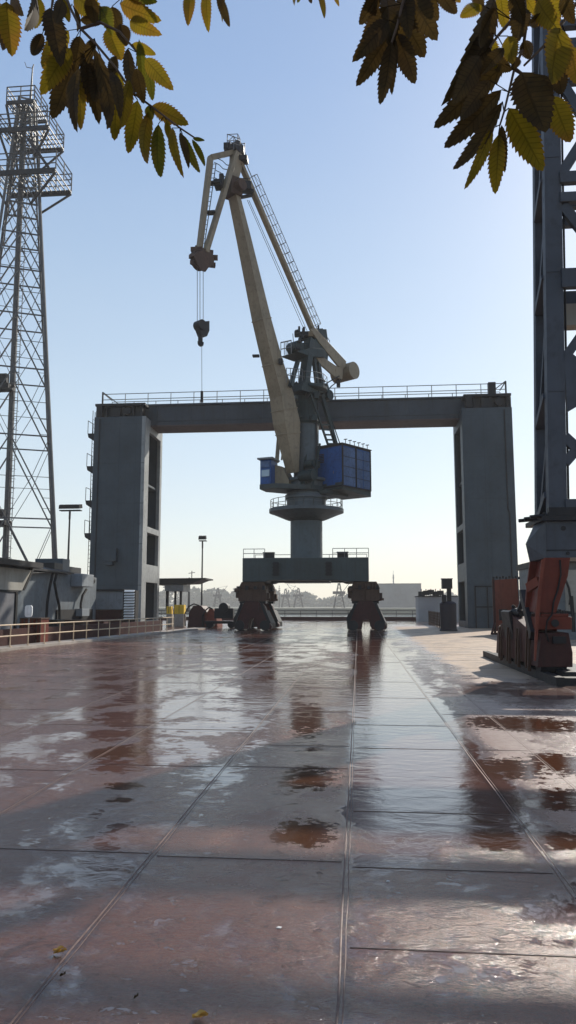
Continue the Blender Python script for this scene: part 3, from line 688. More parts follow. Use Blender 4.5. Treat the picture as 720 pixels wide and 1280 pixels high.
    q.prism([K - g * .1 - e * .1 + V((0, 0, zh1 + .1)), K - g * .1 + e * (l1 + .1) + V((0, 0, zh1 + .1)), K + g * (l2 + .1) + e * (l1 + .1) + V((0, 0, zh1 + .16)), K + g * (l2 + .1) - e * .1 + V((0, 0, zh1 + .16))], (0, 0, .06))
    q.build('house_trim', M['dark'], hs)
    for i in range(6): q = MB(); p = K + e * (.4 + i * .55) + V((0, 0, zh1 + .2)); q.bar(p, p + V((0, 0, .28)), .05); q.bar(p + V((-.12, 0, .28)), p + V((.14, 0, .3)), .06); q.build('roof_vent', M['dark'], hs)
    # machinery between boom foot and house
    q = MB()
    for i in range(10):
        p = A + n * random.uniform(.3, 1.6) + d * random.uniform(-.4, 1.6) + V((0, 0, zf1 + random.uniform(.1, 1.6))); q.box(p, (random.uniform(.2, .5), random.uniform(.3, .6), random.uniform(.2, .6)), .64)
    q.tube(A + n * .6 + d * 1.3 + V((0, 0, zf1 + .6)), A + n * 1.9 + d * 1.3 + V((0, 0, zf1 + .6)), .42, n=16); q.tube(A + n * .9 + d * 1.0 + V((0, 0, zf1 + 1.5)), A + n * 1.7 + d * 1.0 + V((0, 0, zf1 + 1.5)), .3, n=16)
    for s_ in (.6, 1.8): q.bar(A + n * s_ + d * 1.4 + V((0, 0, zf0)), A + n * s_ + d * .5 + V((0, 0, zz(560))), .12)
    q.build('winch', M['teal'], t)
    # operator cab
    c0 = at(325, 612, 54.0); c1 = at(339, 612, 54.0); ct = at(330, 575, 54.0).z; cz = zf0 + .382; wx = c1.x - c0.x
    q = MB(); q.prism([(c0.x, 54, cz), (c1.x, 53.7, cz), (c1.x + .35, 55.2, cz), (c0.x + .3, 55.6, cz)], (0, 0, ct - cz)); cab = q.build('operator_cab', M['blue'], t, bevel=.03)
    q = MB(); q.prism([(c0.x - .2, 53.75, ct + .003), (c1.x + .15, 53.4, ct + .003), (c1.x + .5, 55.4, ct + .1), (c0.x + .2, 55.8, ct + .1)], (0, 0, .12)); q.build('cab_roof', M['cab_grey'], cab)
    q = MB(); q.prism([(c0.x + .12, 53.93, cz + .55), (c1.x - .1, 53.68, cz + .55), (c1.x - .1, 53.68, cz + 1.05), (c0.x + .12, 53.93, cz + 1.05)], (0, -.04, 0)); q.build('cab_window', M['glass'], cab)
    q = MB(); q.prism([(c0.x + .08, 53.93, cz + 1.25), (c1.x - .1, 53.68, cz + 1.25), (c1.x - .1, 53.68, ct - .15), (c0.x + .08, 53.93, ct - .15)], (0, -.03, 0)); q.build('cab_window', M['blue2'], cab)
    a = at(342, 580, 55); b_ = at(358, 611, 55)
    q = MB(); q.prism([at(341, 612, 54.6), at(343, 581, 54.6), at(352, 583, 54.6), at(361, 600, 54.6), at(361, 612, 54.6)], (.4, 1.2, 0)); q.build('boom_foot_bracket', M['boom'], t)
    q = MB(); q.bar(at(346, 578, 55.3), at(350, 528, 55.6), .28); q.bar(at(352, 575, 55.3), at(356, 540, 55.6), .12); q.box(at(345, 524, 55.4), (.5, .5, .15)); q.build('strut', M['boom'], t)
    # main boom, lofted box section
    st = [((290.5, 236), .82, .42), ((305, 300), .95, .62), ((327, 400), 1.1, .95), ((341, 455), 1.15, 1.15), ((352, 495), 1.25, 1.4), ((358.5, 530), 1.25, 1.75), ((366, 591), .8, .55)]
    rings = []
    for i, ((px, py), wn, wd) in enumerate(st):
        p = C(px, py); pn = C(*st[min(i + 1, len(st) - 1)][0]); pp = C(*st[max(i - 1, 0)][0]); ax_ = (pp - pn).normalized(); dd = (n.cross(ax_)).normalized()
        if dd.dot(d) < 0: dd = -dd
        rings.append([p + n * wn / 2 + dd * wd / 2, p - n * wn / 2 + dd * wd / 2, p - n * wn / 2 - dd * wd / 2, p + n * wn / 2 - dd * wd / 2])
    bo = MB().loft(rings[::-1]).build('boom', M['boom'], t, bevel=.03)
    q = MB()
    for (i, tt) in ((3, .0), (4, .5), (2, .0), (5, .2)):
        p = [a_.lerp(b_, tt) for a_, b_ in zip(rings[i], rings[min(i + 1, 6)])]; cc = sum(p, V()) / 4
        for k_ in range(4): q.bar(cc + (p[k_] - cc) * 1.03, cc + (p[(k_ + 1) % 4] - cc) * 1.03, .05, .07)
    q.build('boom_joint', M['boom'], bo)
    q = MB(); p = C(292, 236); q.box(p, (.9, 1.1, 1.3), .64); q.tube(p - n * .95, p + n * .95, .42, n=16); q.build('boom_head', M['rust'], bo)
    q = MB(); q.bar(C(300, 238), C(316, 240, .4), .5, .18); q.bar(C(300, 247), C(315, 244, .4), .2); q.rail([C(302, 236, .5), C(313, 236, .5)], .8, .03, .6); q.box(C(306, 234, .2), (.8, .8, .6), .3); q.build('head_platform', M['dark'], bo)
    q = MB(); q.box(C(320, 445, -.7), (.5, .4, .12)); q.box(C(351, 452, .7), (.3, .3, .4)); q.build('lug', M['dark'], bo)
    # fly jib
    T, Fp, Np, Pv = (294, 190), (263, 197), (251, 318), (291, 236)
    q = MB(); q.bar(C(*Fp), C(248.5, 318), .34, .34, n); q.bar(C(*Fp), C(*T), .34, .4, n)
    for o1, o2, px in ((.42, .25, 0), (-.42, -.25, 0)): q.bar(C(T[0] + 1, T[1], o2), C(257, 316, o1 * .9), .3, .42, n)
    q.bar(C(*T), C(*Pv), .6, .5, n); q.bar(C(*T), C(300, 205), .6, .5, n); q.bar(C(300, 205), C(293, 232), .3, .3, n)
    for py in (215, 250, 285):
        f_ = (py - 190) / 126; p = (295 - 38 * f_, py); q.bar(C(p[0], p[1], .3), C(p[0], p[1], -.3), .12)
    fj = q.build('fly_jib', M['boom'], t, bevel=.02)
    # curved ladder with hoops inside the jib
    q = MB()
    def lj(f_): return C(270 - 15 * f_, 205 + 105 * f_), C(266 - 14 * f_, 205 + 105 * f_)
    for i in range(19): a, b_ = lj(i / 18); q.bar(a, b_, .035)
    for j in (0, 1): q.bar(lj(0)[j], lj(1)[j], .05)
    for i, (x, y) in enumerate(((268, 203), (270, 213), (268, 222), (266, 231), (272, 198))):
        q.path([C(x, y), C(x + 6, y + 3), C(x + 11, y + 8), C(x + 16, y + 9)], .035, 4)
    q.box(C(274, 231), (.6, .7, .5)); q.box(C(268, 229), (.8, .5, .12)); q.box(C(264, 266), (.6, .5, .12)); q.box(C(277, 226), (.3, .4, .9)); q.build('jib_ladder', M['dark'], fj)
    q = MB(); c = C(293, 186); q.tube(c - n * .5, c + n * .5, .42, n=16); q.box(c + V((-.5, 0, .1)), (.5, .6, .5)); q.box(C(303, 200, .2), (.8, .7, .35)); q.box(C(301, 188), (.5, .5, .5)); q.build('top_sheave', M['dark'], fj, smooth=True)
    q = MB(); q.rail([C(284, 184, .5), C(284, 184, -.5), C(297, 183, -.5), C(300, 190, .5)], 1.0, .03, .8, 1, True); q.path([C(286, 176), C(292, 170), C(297, 180)], .03); q.path([C(298, 181), C(306, 179), C(306, 190), C(309, 198)], .035); q.build('head_rail', M['galv'], fj)
    # nose block with sheaves
    q = MB(); c = C(253, 325)
    for o1 in (-.45, -.15, .15, .45): q.tube(c + n * (o1 - .07), c + n * (o1 + .07), .62, n=18)
    q.prism([C(241, 320, -.55), C(247, 314, -.55), C(262, 316, -.55), C(266, 326, -.55), C(256, 340, -.55), C(250, 338, -.55)], n * .09); q.prism([C(241, 320, .5), C(247, 314, .5), C(262, 316, .5), C(266, 326, .5), C(256, 340, .5), C(250, 338, .5)], n * .09)
    for px, py in ((242, 319), (265, 322), (244, 330), (262, 331), (246, 312), (259, 315)): q.box(C(px, py), (.3, .8, .28), .64 + px)
    q.bar(C(245, 314), C(245, 307), .1); q.build('nose_block', M['rust'], fj, smooth=True)
    # hook block and ropes
    q = MB()
    for px, o1 in ((246.6, -.25), (250, 0), (254, .25)): q.tube(C(px, 334, o1), C(px, 405, o1), .022, n=5)
    q.tube(C(252.2, 430), C(252.4, 492), .018, n=5); q.build('hoist_rope', M['galv'], t)
    q = MB(); c = C(250, 407)
    q.tube(c - n * .3, c + n * .3, .36, n=16); q.prism([C(244.5, 404, -.2), C(257, 403, -.2), C(257, 415, -.2), C(254, 422, -.2), C(247, 421, -.2), C(244, 413, -.2)], n * .4)
    q.tube(C(250.5, 418), C(250.5, 427), .16, n=10); q.path([C(251, 425), C(248.5, 428), C(250, 431.5), C(252.5, 431), C(253, 428)], .11, 8); q.build('hook_block', M['dark'], t, smooth=True)
    q = MB(); q.tube(C(252.4, 489), C(252.4, 503), .1, n=6); q.build('rope_weight', M['dark'], t)
    # tie beam from fly jib to rocker with caged walkway
    a, b_ = C(300, 203), C(393, 418); q = MB(); q.bar(a, b_, .3, .38, n); tb = q.build('tie_beam', M['boom'], t, bevel=.02)
    q = MB(); u = (b_ - a); ln = u.length; u = u / ln; up = n.cross(u); up = up if up.z > 0 else -up; i = 0; s_ = 1.2
    prev = None
    while s_ < ln - .4:
        base = a + u * s_ + up * .3; pts = [base - n * .3, base - n * .36 + up * .55, base - n * .15 + up * .85, base + n * .15 + up * .85, base + n * .36 + up * .55, base + n * .3]
        q.path(pts, .022, 4)
        if prev:
            for k_ in (1, 2, 3, 4): q.bar(prev[k_], pts[k_], .028)
            q.bar(prev[2], pts[4], .02)
        prev = pts; s_ += .75
    q.bar(a + up * .28 + n * .25, b_ + up * .28 + n * .25, .05); q.bar(a + up * .28 - n * .25, b_ + up * .28 - n * .25, .05)
    q.build('walkway_cage', M['galv'], tb)
    q = MB(); q.tube(C(309, 250, -.3), C(381, 414, -.3), .022, n=5); q.tube(C(311, 250, .3), C(384, 414, .3), .022, n=5); q.build('luffing_rope', M['dark'], t)
    # rocker (counterweight lever)
    q = MB()
    for o1 in (-.5, .5):
        q.prism([C(386, 412, o1), C(392, 410, o1), C(431, 452, o1), C(430, 460, o1), C(421, 458, o1), C(396, 427, o1)], n * .16)
        q.prism([C(396, 436, o1), C(401, 446, o1), C(420, 459, o1), C(428, 458, o1), C(426, 475, o1), C(416, 471, o1), C(398, 455, o1), C(393, 446, o1)], n * .16)
    q.bar(C(388, 417, -.5), C(388, 417, .6), .4); q.bar(C(418, 464, -.5), C(418, 464, .6), .3)
    rk = q.build('rocker', M['boom'], t, bevel=.02)
    q = MB(); c = C(431, 466); q.tube(c - n * 1.0, c + n * 1.0, .72, n=24); q.box(c + V((-.35, 0, .1)), (.7, 1.2, 1.0), .64); q.build('counterweight', M['boom'], rk, smooth=True)
    q = MB(); q.path([C(424, 470, .8), C(410, 478, .8), C(404, 486, .8)], .05, 5); q.path([C(426, 474, .8), C(414, 483, .8), C(408, 490, .8), C(398, 486, .8)], .05, 5); q.path([C(405, 428), C(418, 440), C(427, 453)], .03, 4); q.path([C(402, 418), C(408, 420), C(412, 426), C(410, 434), C(404, 434)], .035, 4)
    q.box(C(423, 478), (.3, .5, .7)); q.box(C(406, 431), (.5, .5, .5)); q.box(C(397, 414), (.9, .5, .25)); q.box(C(398, 410), (.15, .15, .5)); q.box(C(377, 418), (1.1, .5, .3)); q.box(C(374, 414), (.15, .3, .7)); q.box(C(380, 413), (.15, .3, .5)); q.build('rocker_gear', M['dark'], rk)
    # mast head and tower above the turntable
    q = MB(); q.lathe(A, [(.98, zf1), (.98, zz(532))], 32); q.build('mast', M['column'], t, smooth=True)
    q = MB(); zc = zz(532)
    q.lathe(A, [(1.05, zc), (1.15, zc + .2), (.95, zc + .25), (.9, zc + 2.4), (1.1, zz(492)), (1.7, zz(490) + .05), (1.7, zz(486))], 20)
    q.prism([C(364, 482), C(395, 483), C(398, 492), C(380, 496), C(362, 491)], n * 1.2)
    for i in range(16):
        p = A + V((random.uniform(-1.3, 1.1), random.uniform(-1.3, 0), random.uniform(zz(528), zz(486)))); q.box(p, (random.uniform(.15, .5), .4, random.uniform(.15, .7)), random.random())
    q.build('mast_machinery', M['teal'], t)
    q = MB()
    for i in range(26):
        p = A + n * random.uniform(-1.2, 1.4) + d * random.uniform(-1.0, 1.2) + V((0, 0, random.uniform(zz(500), zz(476)))); q.tube(p, p + V((random.uniform(-.5, .5), random.uniform(-.3, .3), random.uniform(-.6, .6))), random.uniform(.04, .11), n=6)
    for i in range(14):
        p = C(383 + random.uniform(-14, 16), random.uniform(412, 440), random.uniform(-.7, .7)); q.box(p, (random.uniform(.12, .4), .3, random.uniform(.1, .45)), random.random())
    q.path([A + n * 1.0 + V((0, 0, zz(586))), A + n * 1.1 + V((0, 0, zz(560))), A + n * 1.05 + V((0, 0, zz(530))), A + n * 1.3 + V((0, 0, zz(492)))], .06, 5)
    q.build('pipework', M['dark'], t)
    MB().rail([A + V((1.65 * math.cos(i * math.pi / 6), 1.65 * math.sin(i * math.pi / 6), zz(486))) for i in range(12)], .9, .025, .9, 1, True).build('guard_rail', M['galv'], t)
    q = MB()
    for sg in (-.45, .45):
        q.bar(C(387, 425, sg), C(379, 487, sg * 1.8), .55, .7, n)
        q.bar(C(372, 452, sg), C(363, 483, sg * 1.8), .26, .3, n); q.bar(C(391, 440, sg), C(398, 495, sg * 1.8), .24, .3, n); q.bar(C(397, 450, sg), C(404, 497, sg * 1.8), .28, .34, n)
    q.prism([C(383, 416, -.6), C(394, 416, -.6), C(397, 440, -.6), C(395, 458, -.6), C(378, 456, -.6), C(377, 436, -.6)], n * 1.2)
    q.prism([C(350, 446, -.9), C(368, 441, -.9), C(385, 443, -.9), C(385, 453, -.9), C(367, 452, -.9)], n * 1.8)
    q.tube(C(369, 435) - n * .5, C(369, 435) + n * .5, .5, n=16); q.box(C(377, 438), (.7, 1.0, .9), .64)
    q.tube(C(407, 495, .6) - n * .5, C(407, 495, .6) + n * .5, .42, n=14)
    q.build('a_frame', M['teal'], t, bevel=.02)
    q = MB(); q.rail([C(351, 445, .8), C(364, 442, .8)], 1.05, .03, .5); q.rail([C(358, 478, .8), C(378, 479, .8)], 1.1, .03, .5, 1); q.rail([C(351, 445, -.8), C(364, 442, -.8)], 1.05, .03, .5); q.bar(C(367, 430), C(366, 417), .05); q.build('guard_rail', M['galv'], t)
    q = MB(); a, b_, c_, e_ = C(388, 492, 1.1), C(410, 556, 1.3), C(402, 494, 1.1), C(420, 556, 1.3)
    q.bar(a, b_, .13); q.bar(c_, e_, .26); q.bar(C(406, 500, 1.1), C(425, 555, 1.3), .06)
    for f_ in (.6, .7, .8, .9, .98): q.bar(a.lerp(b_, f_), c_.lerp(e_, f_), .12)
    q.build('back_strut', M['teal'], t)
crane()

# ------------------------------------------------------------------ right-hand crane leg (near)
def near_leg():
    Y = 18.3
    t = thing('crane_leg', (at(690, 760, Y).x, Y + 1, 0), 'lattice leg of a nearer crane on an orange-red travel bogie at the right edge', 'crane leg')
    def P(px, py, y=Y): return at(px, py, y)
    E = V((0, 1, 0))
    xa, xb = P(686, 640).x, P(709, 640).x; z0 = P(690, 645).z; ztop = 18.6
    tl, tr = P(680, 170), P(701, 170)
    def lx(z, base, top): return base + (top - base) * (z - z0) / (tl.z - z0)
    q = MB(); q.prism([(xa, Y, z0), (xb, Y, z0), (lx(ztop, xb, tr.x), Y, ztop), (lx(ztop, xa, tl.x), Y, ztop)], E * .28)
    for z in [z0 + .25 + i * .45 for i in range(34)]:
        for f_ in (.1, .9): xx = lx(z, xa, tl.x) * (1 - f_) + lx(z, xb, tr.x) * f_; q.tube((xx, Y - .012, z), (xx, Y + .002, z), .018, n=6)
    for i in range(1, 5): z = z0 + i * 3.1; q.bx(lx(z, xa, tl.x) + .02, lx(z, xb, tr.x) - .02, Y - .014, Y - .002, z, z + .035)
    q.build('column', M['leg'], t)
    yb = Y + 1.35; bxa, bxt = P(670, 630, yb).x, P(668, 200, yb).x
    ttop = P(668, 200, yb).z
    def bx_(z): return bxa + (bxt - bxa) * (z - z0) / (ttop - z0)
    q = MB(); q.prism([(bx_(z0), yb, z0), (bx_(z0) + .5, yb, z0), (bx_(ztop) + .5, yb, ztop), (bx_(ztop), yb, ztop)], E * .25); q.build('column', M['leg'], t, bevel=.012)
    # side diagonals & plates between the two
    q = MB(); zs = [P(675, py, Y + .6).z for py in (648, 525, 378, 258, 130, 0)] + [ztop]
    for i, (a, b_) in enumerate(zip(zs, zs[1:])):
        fa, ba = V((lx(a, xa, tl.x) + .1, Y + .28, a)), V((bx_(a) + .1, yb, a)); fb, bb = V((lx(b_, xa, tl.x) + .1, Y + .28, b_)), V((bx_(b_) + .1, yb, b_))
        q.bar(ba + V((.02, 0, 0)), fa + V((.02, 0, .55)), .16, .3, (1, 0, 0)); q.bar(ba + V((.1, 0, .1)), fb + V((.1, 0, -.1)), .12, .26, (1, 0, 0))
        q.prism([fa + V((.22, 0, .3)), ba + V((.22, 0, .0)), bb + V((.22, 0, -.9)), fb + V((.22, 0, -1.3))], (.02, 0, 0))
    q.build('side_bracing', M['leg'], t)
    # second column out to the right, cross beams and diagonals
    xr = xb + 6.2
    q = MB(); q.bx(xr, xr + .5, Y, Y + .3, z0, ztop); q.bx(xr + .1, xr + .6, yb, yb + .25, z0, ztop); q.build('column', M['leg'], t, bevel=.012)
    def hb(py, th, y=Y + .03, m=.16):
        z = P(712, py).z; return (V((lx(z, xb, tr.x) - .05, y, z)), V((xr + .1, y, z)), th)
    for py, th in ((222, .3), (247, .26), (57, .35), (30, .2), (348, .5), (633, .35)):
        a, b_, th = hb(py, th); MB().bar(a, b_, .2, th).build('cross_beam', M['leg'], t, bevel=.01)
        MB().bar(a + V((0, 1.3, 0)), b_ + V((0, 1.3, 0)), .2, th * .8).build('cross_beam', M['leg'], t, bevel=.01)
    for (pa, pb, th) in (((703, 215), (760, 125), .26), ((704, 255), (760, 325), .26), ((706, 448), (750, 385), .22), ((706, 450), (722, 462), .5), ((706, 545), (728, 565), .25), ((707, 578), (750, 530), .24), ((702, 95), (755, 50), .25), ((702, 100), (740, 160), .25)):
        MB().bar(P(*pa) + E * .08, P(*pb) + E * .08, .14, th, E.cross(P(*pb) - P(*pa))).build('diagonal_brace', M['leg'], t)
    q = MB(); q.prism([P(705, 440), P(724, 448), P(726, 505), P(709, 515)], E * .1); q.build('gusset_plate', M['leg'], t)
    q = MB(); q.bx(lx(9, xb, tr.x), xr, Y + .9, Y + 1.3, P(710, 390).z, P(710, 362).z); q.build('inner_beam', M['beige'], t)
    # flange plates between column and head block
    q = MB(); q.bx(xa - .2, xb + .3, Y - .12, yb + .3, z0 - .12, z0 - .004)
    for i in range(9): q.tube((xa - .12 + i * .11, Y - .05, z0 - .02), (xa - .12 + i * .11, Y - .05, z0 + .09), .028, n=6)
    for i in range(3): q.tube((xa - .45 - .05 * i, Y + .4 * i, z0 - .02), (xa + .1, Y + .4 * i, z0 + .03), .05, n=6)
    q.bx(xb - .45, xb + .3, Y - .1, Y + .1, z0 + .0, z0 + .2); q.build('flange', M['dark'], t)
    # head block: chamfered
    q = MB(); zt = z0 - .122; x1 = xr + .8; zb = P(690, 697).z
    fr = [(xa - .08, zt), (x1, zt), (x1, zb), (xa - .1, zb)]
    q.prism([(a, Y, z) for a, z in fr], E * .05)
    q.prism([V((xa - .08, Y + .052, zt)), V((xa + .3, Y + .052, zt)), V((xa + .3, Y + .052, zb)), V((xa - .1, Y + .052, zb))], E * .1)
    F0 = [V((xa - .085, Y + .002, zt)), V((xa - .105, Y + .002, zb))]
    B0 = [V((xa - .12, Y + 1.6, zt)), V((xa - .45, Y + 1.6, zt - .55)), V((xa - .42, Y + 1.6, zb))]
    # left side skin (slightly bellied)
    q.add([F0[0], F0[1], P(662, 702, Y + .8), P(657, 680, Y + .8), P(668, 655, Y + .9), V((x1, Y + .9, zt)), V((x1, Y + .9, zb))],
          [(0, 4, 3, 1), (1, 3, 2), (0, 5, 4), (4, 5, 6, 2, 3), (1, 2, 6)])
    hb_ = q.build('head_block', M['leg'], t)
    q = MB(); zl = P(700, 687).z; q.bx(xa - .1, x1, Y - .012, Y - .002, zl - .03, zl); q.tube((xa + .32, Y - .02, zt - .18), (xa + .32, Y + .01, zt - .18), .06, n=10); q.tube((xa + .4, Y - .02, zb + .1), (xa + .4, Y + .01, zb + .1), .045, n=10); q.build('seam_plate', M['dark'], hb_)
    MB().path([(xb + .06, Y + .1, z0 + .1), (lx(8, xb, tr.x) + .06, Y + .1, 8), (lx(18, xb, tr.x) + .06, Y + .1, 18)], .028, 6).build('conduit', M['black'], t)
    q = MB(); q.path([P(700, 700, Y - .03), P(701, 718, Y - .06), P(697, 738, Y - .05), P(692, 752, Y - .07), P(690, 768, Y - .04)], .022, 6); q.path([P(690, 768, Y - .08), P(684, 776, Y - .14), P(682, 790, Y - .08), P(686, 802, Y - .03)], .02, 6); q.build('hose', M['black'], t)
    MB().box(P(699, 800, Y - .05), (.3, .1, .16)).build('junction_box', M['dark'], t)
    for px, py in ((694, 779),): MB().tube(P(px, py, Y + .1), P(px, py, Y - .08), .09, n=14).build('pin', M['dark'], t)
    # orange strut
    q = MB(); q.prism([P(680.5, 697), P(713, 697), P(710, 720), P(695, 766), P(668, 766), P(676, 725)], E * .1)
    q.prism([P(663, 700, Y + .9), P(690, 699, Y + .9), P(700, 699, Y + .9), P(690, 766, Y + .9), P(656, 766, Y + .9), P(659, 730, Y + .9)], E * .1)
    q.prism([P(682, 699, Y + .1), P(711, 699, Y + .1), P(693, 765, Y + .1), P(670, 765, Y + .1)], E * .8)
    st = q.build('strut', M['orange'], t, bevel=.012)
    q = MB(); q.prism([P(676, 700), P(681, 698), P(676, 735), P(671, 800), P(669, 826), P(667, 826), P(669, 765)], E * -.08); q.bar(P(660, 735, Y + .5), P(674, 726, Y + .1), .1, .22); q.build('edge_flange', M['orange2'], st)
    # equaliser and bogie, long axis away from camera
    q = MB(); q.prism([P(671, 771), P(715, 771), P(715, 787), P(671, 787)], E * 1.2); q.prism([P(676, 767), P(711, 767), P(711, 771), P(676, 771)], E * 1.0); eq = q.build('equalizer', M['orange'], t, bevel=.015)
    q = MB(); rr = random.Random(5)
    for i in range(13): px = 676 + i * 3; p = P(px, 767 - rr.uniform(0, 2), Y + .1); q.box(p, (.05, .08, .06 + rr.random() * .07))
    for i in range(7): p = P(674 + i * 5, 765.5, Y + .6); q.box(p, (.07, .1, .08 + rr.random() * .08))
    q.build('bolt', M['dark'], eq)
    X0, X1 = P(672, 800).x, P(716, 800).x
    q = MB(); q.prism([P(677, 791), P(711, 791), P(716, 816), P(716, 834), P(672, 834), P(674, 816)], E * 1.0)
    q.prism([(X0 + .02, Y + 1.0, .3), (X0 + .02, Y + 5.6, .3), (X0 + .02, Y + 5.2, 1.1), (X0 + .02, Y + 3, 1.5), (X0 + .02, Y + 1.0, 1.15)], (.7, 0, 0))
    bg_ = q.build('bogie', M['maroon'], t, bevel=.012)
    for yy in (Y + .7, Y + 1.9, Y + 3.1, Y + 4.3): q = MB(); q.prism([(X0 - .02, yy, .15), (X0 - .1, yy, .15), (X0 - .06, yy, .9), (X0 - .02, yy, 1.1)], (0, .07, 0)); q.bar((X0 - .04, yy + .5, .2), (X0 - .04, yy + .2, 1.15), .04, .07); q.build('rib', M['rust'], bg_)
    for yy in (Y + .3, Y + 1.6, Y + 2.9, Y + 4.2, Y + 5.2): MB().tube((X0 + .05, yy, .38), (X0 + .65, yy, .38), .3, n=20).build('wheel', M['dark'], bg_, smooth=True)
    # slanting dark ladder/rod and brown box on the left side
    q = MB(); q.bar(P(653, 742, Y + 1.5), P(666, 795, Y + .3), .12, .26); q.bar(P(648, 765, Y + 1.6), P(655, 745, Y + 1.6), .1); q.box(P(655, 741, Y + 1.6), (.2, .2, .16)); q.build('buffer_arm', M['dark'], bg_)
    q = MB(); yy = Y + 3.0; q.prism([P(639, 773, yy), P(659, 773, yy), P(661, 786, yy), P(640, 785, yy)], E * .8); q.build('brake_box', M['orange2'], bg_, bevel=.01)
    q = MB(); q.prism([P(636, 765, yy - .1), P(639, 763, yy - .1), P(658, 766, yy - .1), P(668, 775, yy - .1), P(668, 810, yy - .1), P(644, 812, yy - .1), P(640, 790, yy - .1)], E * 1.2); q.tube(P(642, 764, yy), P(652, 767, yy - .4), .1, n=10); q.bar(P(640, 757, yy), P(651, 766, yy), .08); q.build('drive_housing', M['dark'], bg_, bevel=.01)
    q = MB(); x = gnd(601, 818).x; q.bx(x - .12, x + .06, 16.9, 26.5, .002, .2); q.bx(x + .061, x + 1.35, 17.2, 26.2, .002, .16); q.bx(x + .25, x + 1.2, 17.7, 25, .162, .25); q.build('track_beam', M['dark'], t)
near_leg()

# ------------------------------------------------------------------ right side things
def board():
    Y = 47; a, b_ = at(618, 757, Y), at(650, 757, Y); z = at(634, 723, Y).z
    t = thing('steel_board', ((a.x + b_.x) / 2, Y, 0), 'upright orange-red steel board with a studded top, before the right gantry pillar', 'board')
    MB().prism([(a.x + .02, Y, .2), (b_.x, Y, .05), (b_.x - .1, Y, z), (a.x, Y, z - .1)], (0, .14, 0)).build('panel', M['orange2'], t, bevel=.02)
    q = MB(); q.bar((a.x, Y + .05, 0), (a.x - .02, Y + .05, z - .05), .14); q.bar((a.x - .3, Y - .3, .04), (b_.x, Y - .1, .1), .12); q.bar((a.x, Y, .7), (a.x - .3, Y - .4, .02), .1); q.build('frame', M['maroon'], t)
    q = MB()
    for i in range(9): x = a.x + (b_.x - a.x) * i / 8; q.box((x, Y + .07, z + .02 + .05 * (i % 2)), (.13, .12, .16))
    q.box((a.x + .5, Y - .06, 1.4), (.5, .1, .25)); q.box((a.x + .35, Y - .06, 1.1), (.2, .1, .5)); q.build('stud', M['dark'], t)
board()
def cabinet_post():
    Y = 53; c = at(560, 760, Y); z = at(560, 755, Y).z
    t = thing('signal_post', (c.x, Y, 0), 'dark drum cabinet with a post and square box on top, beside the right gantry pillar', 'signal post')
    MB().lathe((c.x, Y, 0), [(.62, 0), (.62, .1), (.56, .14), (.58, 1.9), (.45, 2.0), (.3, 2.05)], 20).build('cabinet', M['purple'], t, smooth=True)
    MB().tube((c.x + .1, Y, 2.0), (c.x + .1, Y, at(560, 734, Y).z), .16, n=8).build('post', M['dark'], t)
    a, b_ = at(552, 724, Y), at(565, 736, Y); q = MB(); q.bx(a.x, b_.x, Y - .3, Y + .3, b_.z, a.z); q.bx(a.x - .05, b_.x + .05, Y - .35, Y + .35, a.z + .001, a.z + .05); q.build('box_head', M['dark'], t, bevel=.03)
    MB().box((c.x - .3, Y - .3, 2.25), (.3, .3, .5)).build('junction_box', M['dark'], t)
cabinet_post()
def slat_fence(p0, p1, h, mat, label, name='slat_fence', n=10):
    t = thing(name, p0, label, 'fence')
    p0 = V(p0); p1 = V(p1)
    for i in range(n): p = p0.lerp(p1, i / (n - 1)); MB().box(p + V((0, 0, h / 2)), (.08, .08, h)).build('post', mat, t)
    q = MB()
    for k_ in range(5): z = V((0, 0, h * (.15 + .18 * k_))); q.bar(p0 + z + V((.05, 0, 0)), p1 + z + V((.05, 0, 0)), .03, h * .13)
    q.build('slat', mat, t)
slat_fence((at(551, 770, 58).x, 58, 0), (at(536, 770, 76).x, 76, 0), 1.25, M['rust'], 'low brown slatted fence running back beside the dark drum cabinet')
def far_build():
    Y = 560; a, b_ = at(469, 757, Y), at(527, 757, Y); z = at(500, 730, Y).z
    t = thing('warehouse', ((a.x + b_.x) / 2, Y, 0), 'large plain grey warehouse with a thin mast on its roof across the water', 'building')
    q = MB(); q.bx(a.x, b_.x, Y, Y + 40, .2, z); q.build('wall', M['far'], t)
    MB().bx(a.x - .15, b_.x + .15, Y - .15, Y + 40.2, z + .002, z + .45).build('roof', M['roof'], t)
    m_ = at(491, 757, Y).x; q = MB(); q.tube((m_ + 1, Y + 5, z), (m_ + 1, Y + 5, at(492, 718, Y).z), .45, n=8); q.tube((m_ + 1, Y + 5, at(492, 718, Y).z), (m_ + 1, Y + 5, at(492, 713, Y).z), .15, n=6); q.box((m_ + 1, Y + 5, at(492, 722, Y).z), (1.6, 1.2, .5)); q.build('roof_mast', M['farw'], t)
    Y = 84; a, b_ = at(523, 757, Y), at(580, 757, Y); z = at(540, 746, Y).z
    t = thing('white_shed', ((a.x + b_.x) / 2, Y, 0), 'low off-white flat shed at the far quay edge left of the right pillar', 'shed')
    MB().bx(a.x, b_.x, Y, Y + 4, 0, z).build('wall', M['farw'], t); MB().bx(a.x - .1, b_.x, Y - .12, Y + 4.1, z + .002, z + .1).build('roof', M['roof'], t)
    q = MB()
    for i in range(5): x = at(528 + i * 6, 757, Y).x; q.box((x, Y + 1, z + .35 + .1 * (i % 3)), (.7, .6, .5)); q.tube((x, Y + 1, z + .1), (x, Y + 1, z + .9), .05, n=5)
    q.build('roof_vent', M['dark'], t)
far_build()
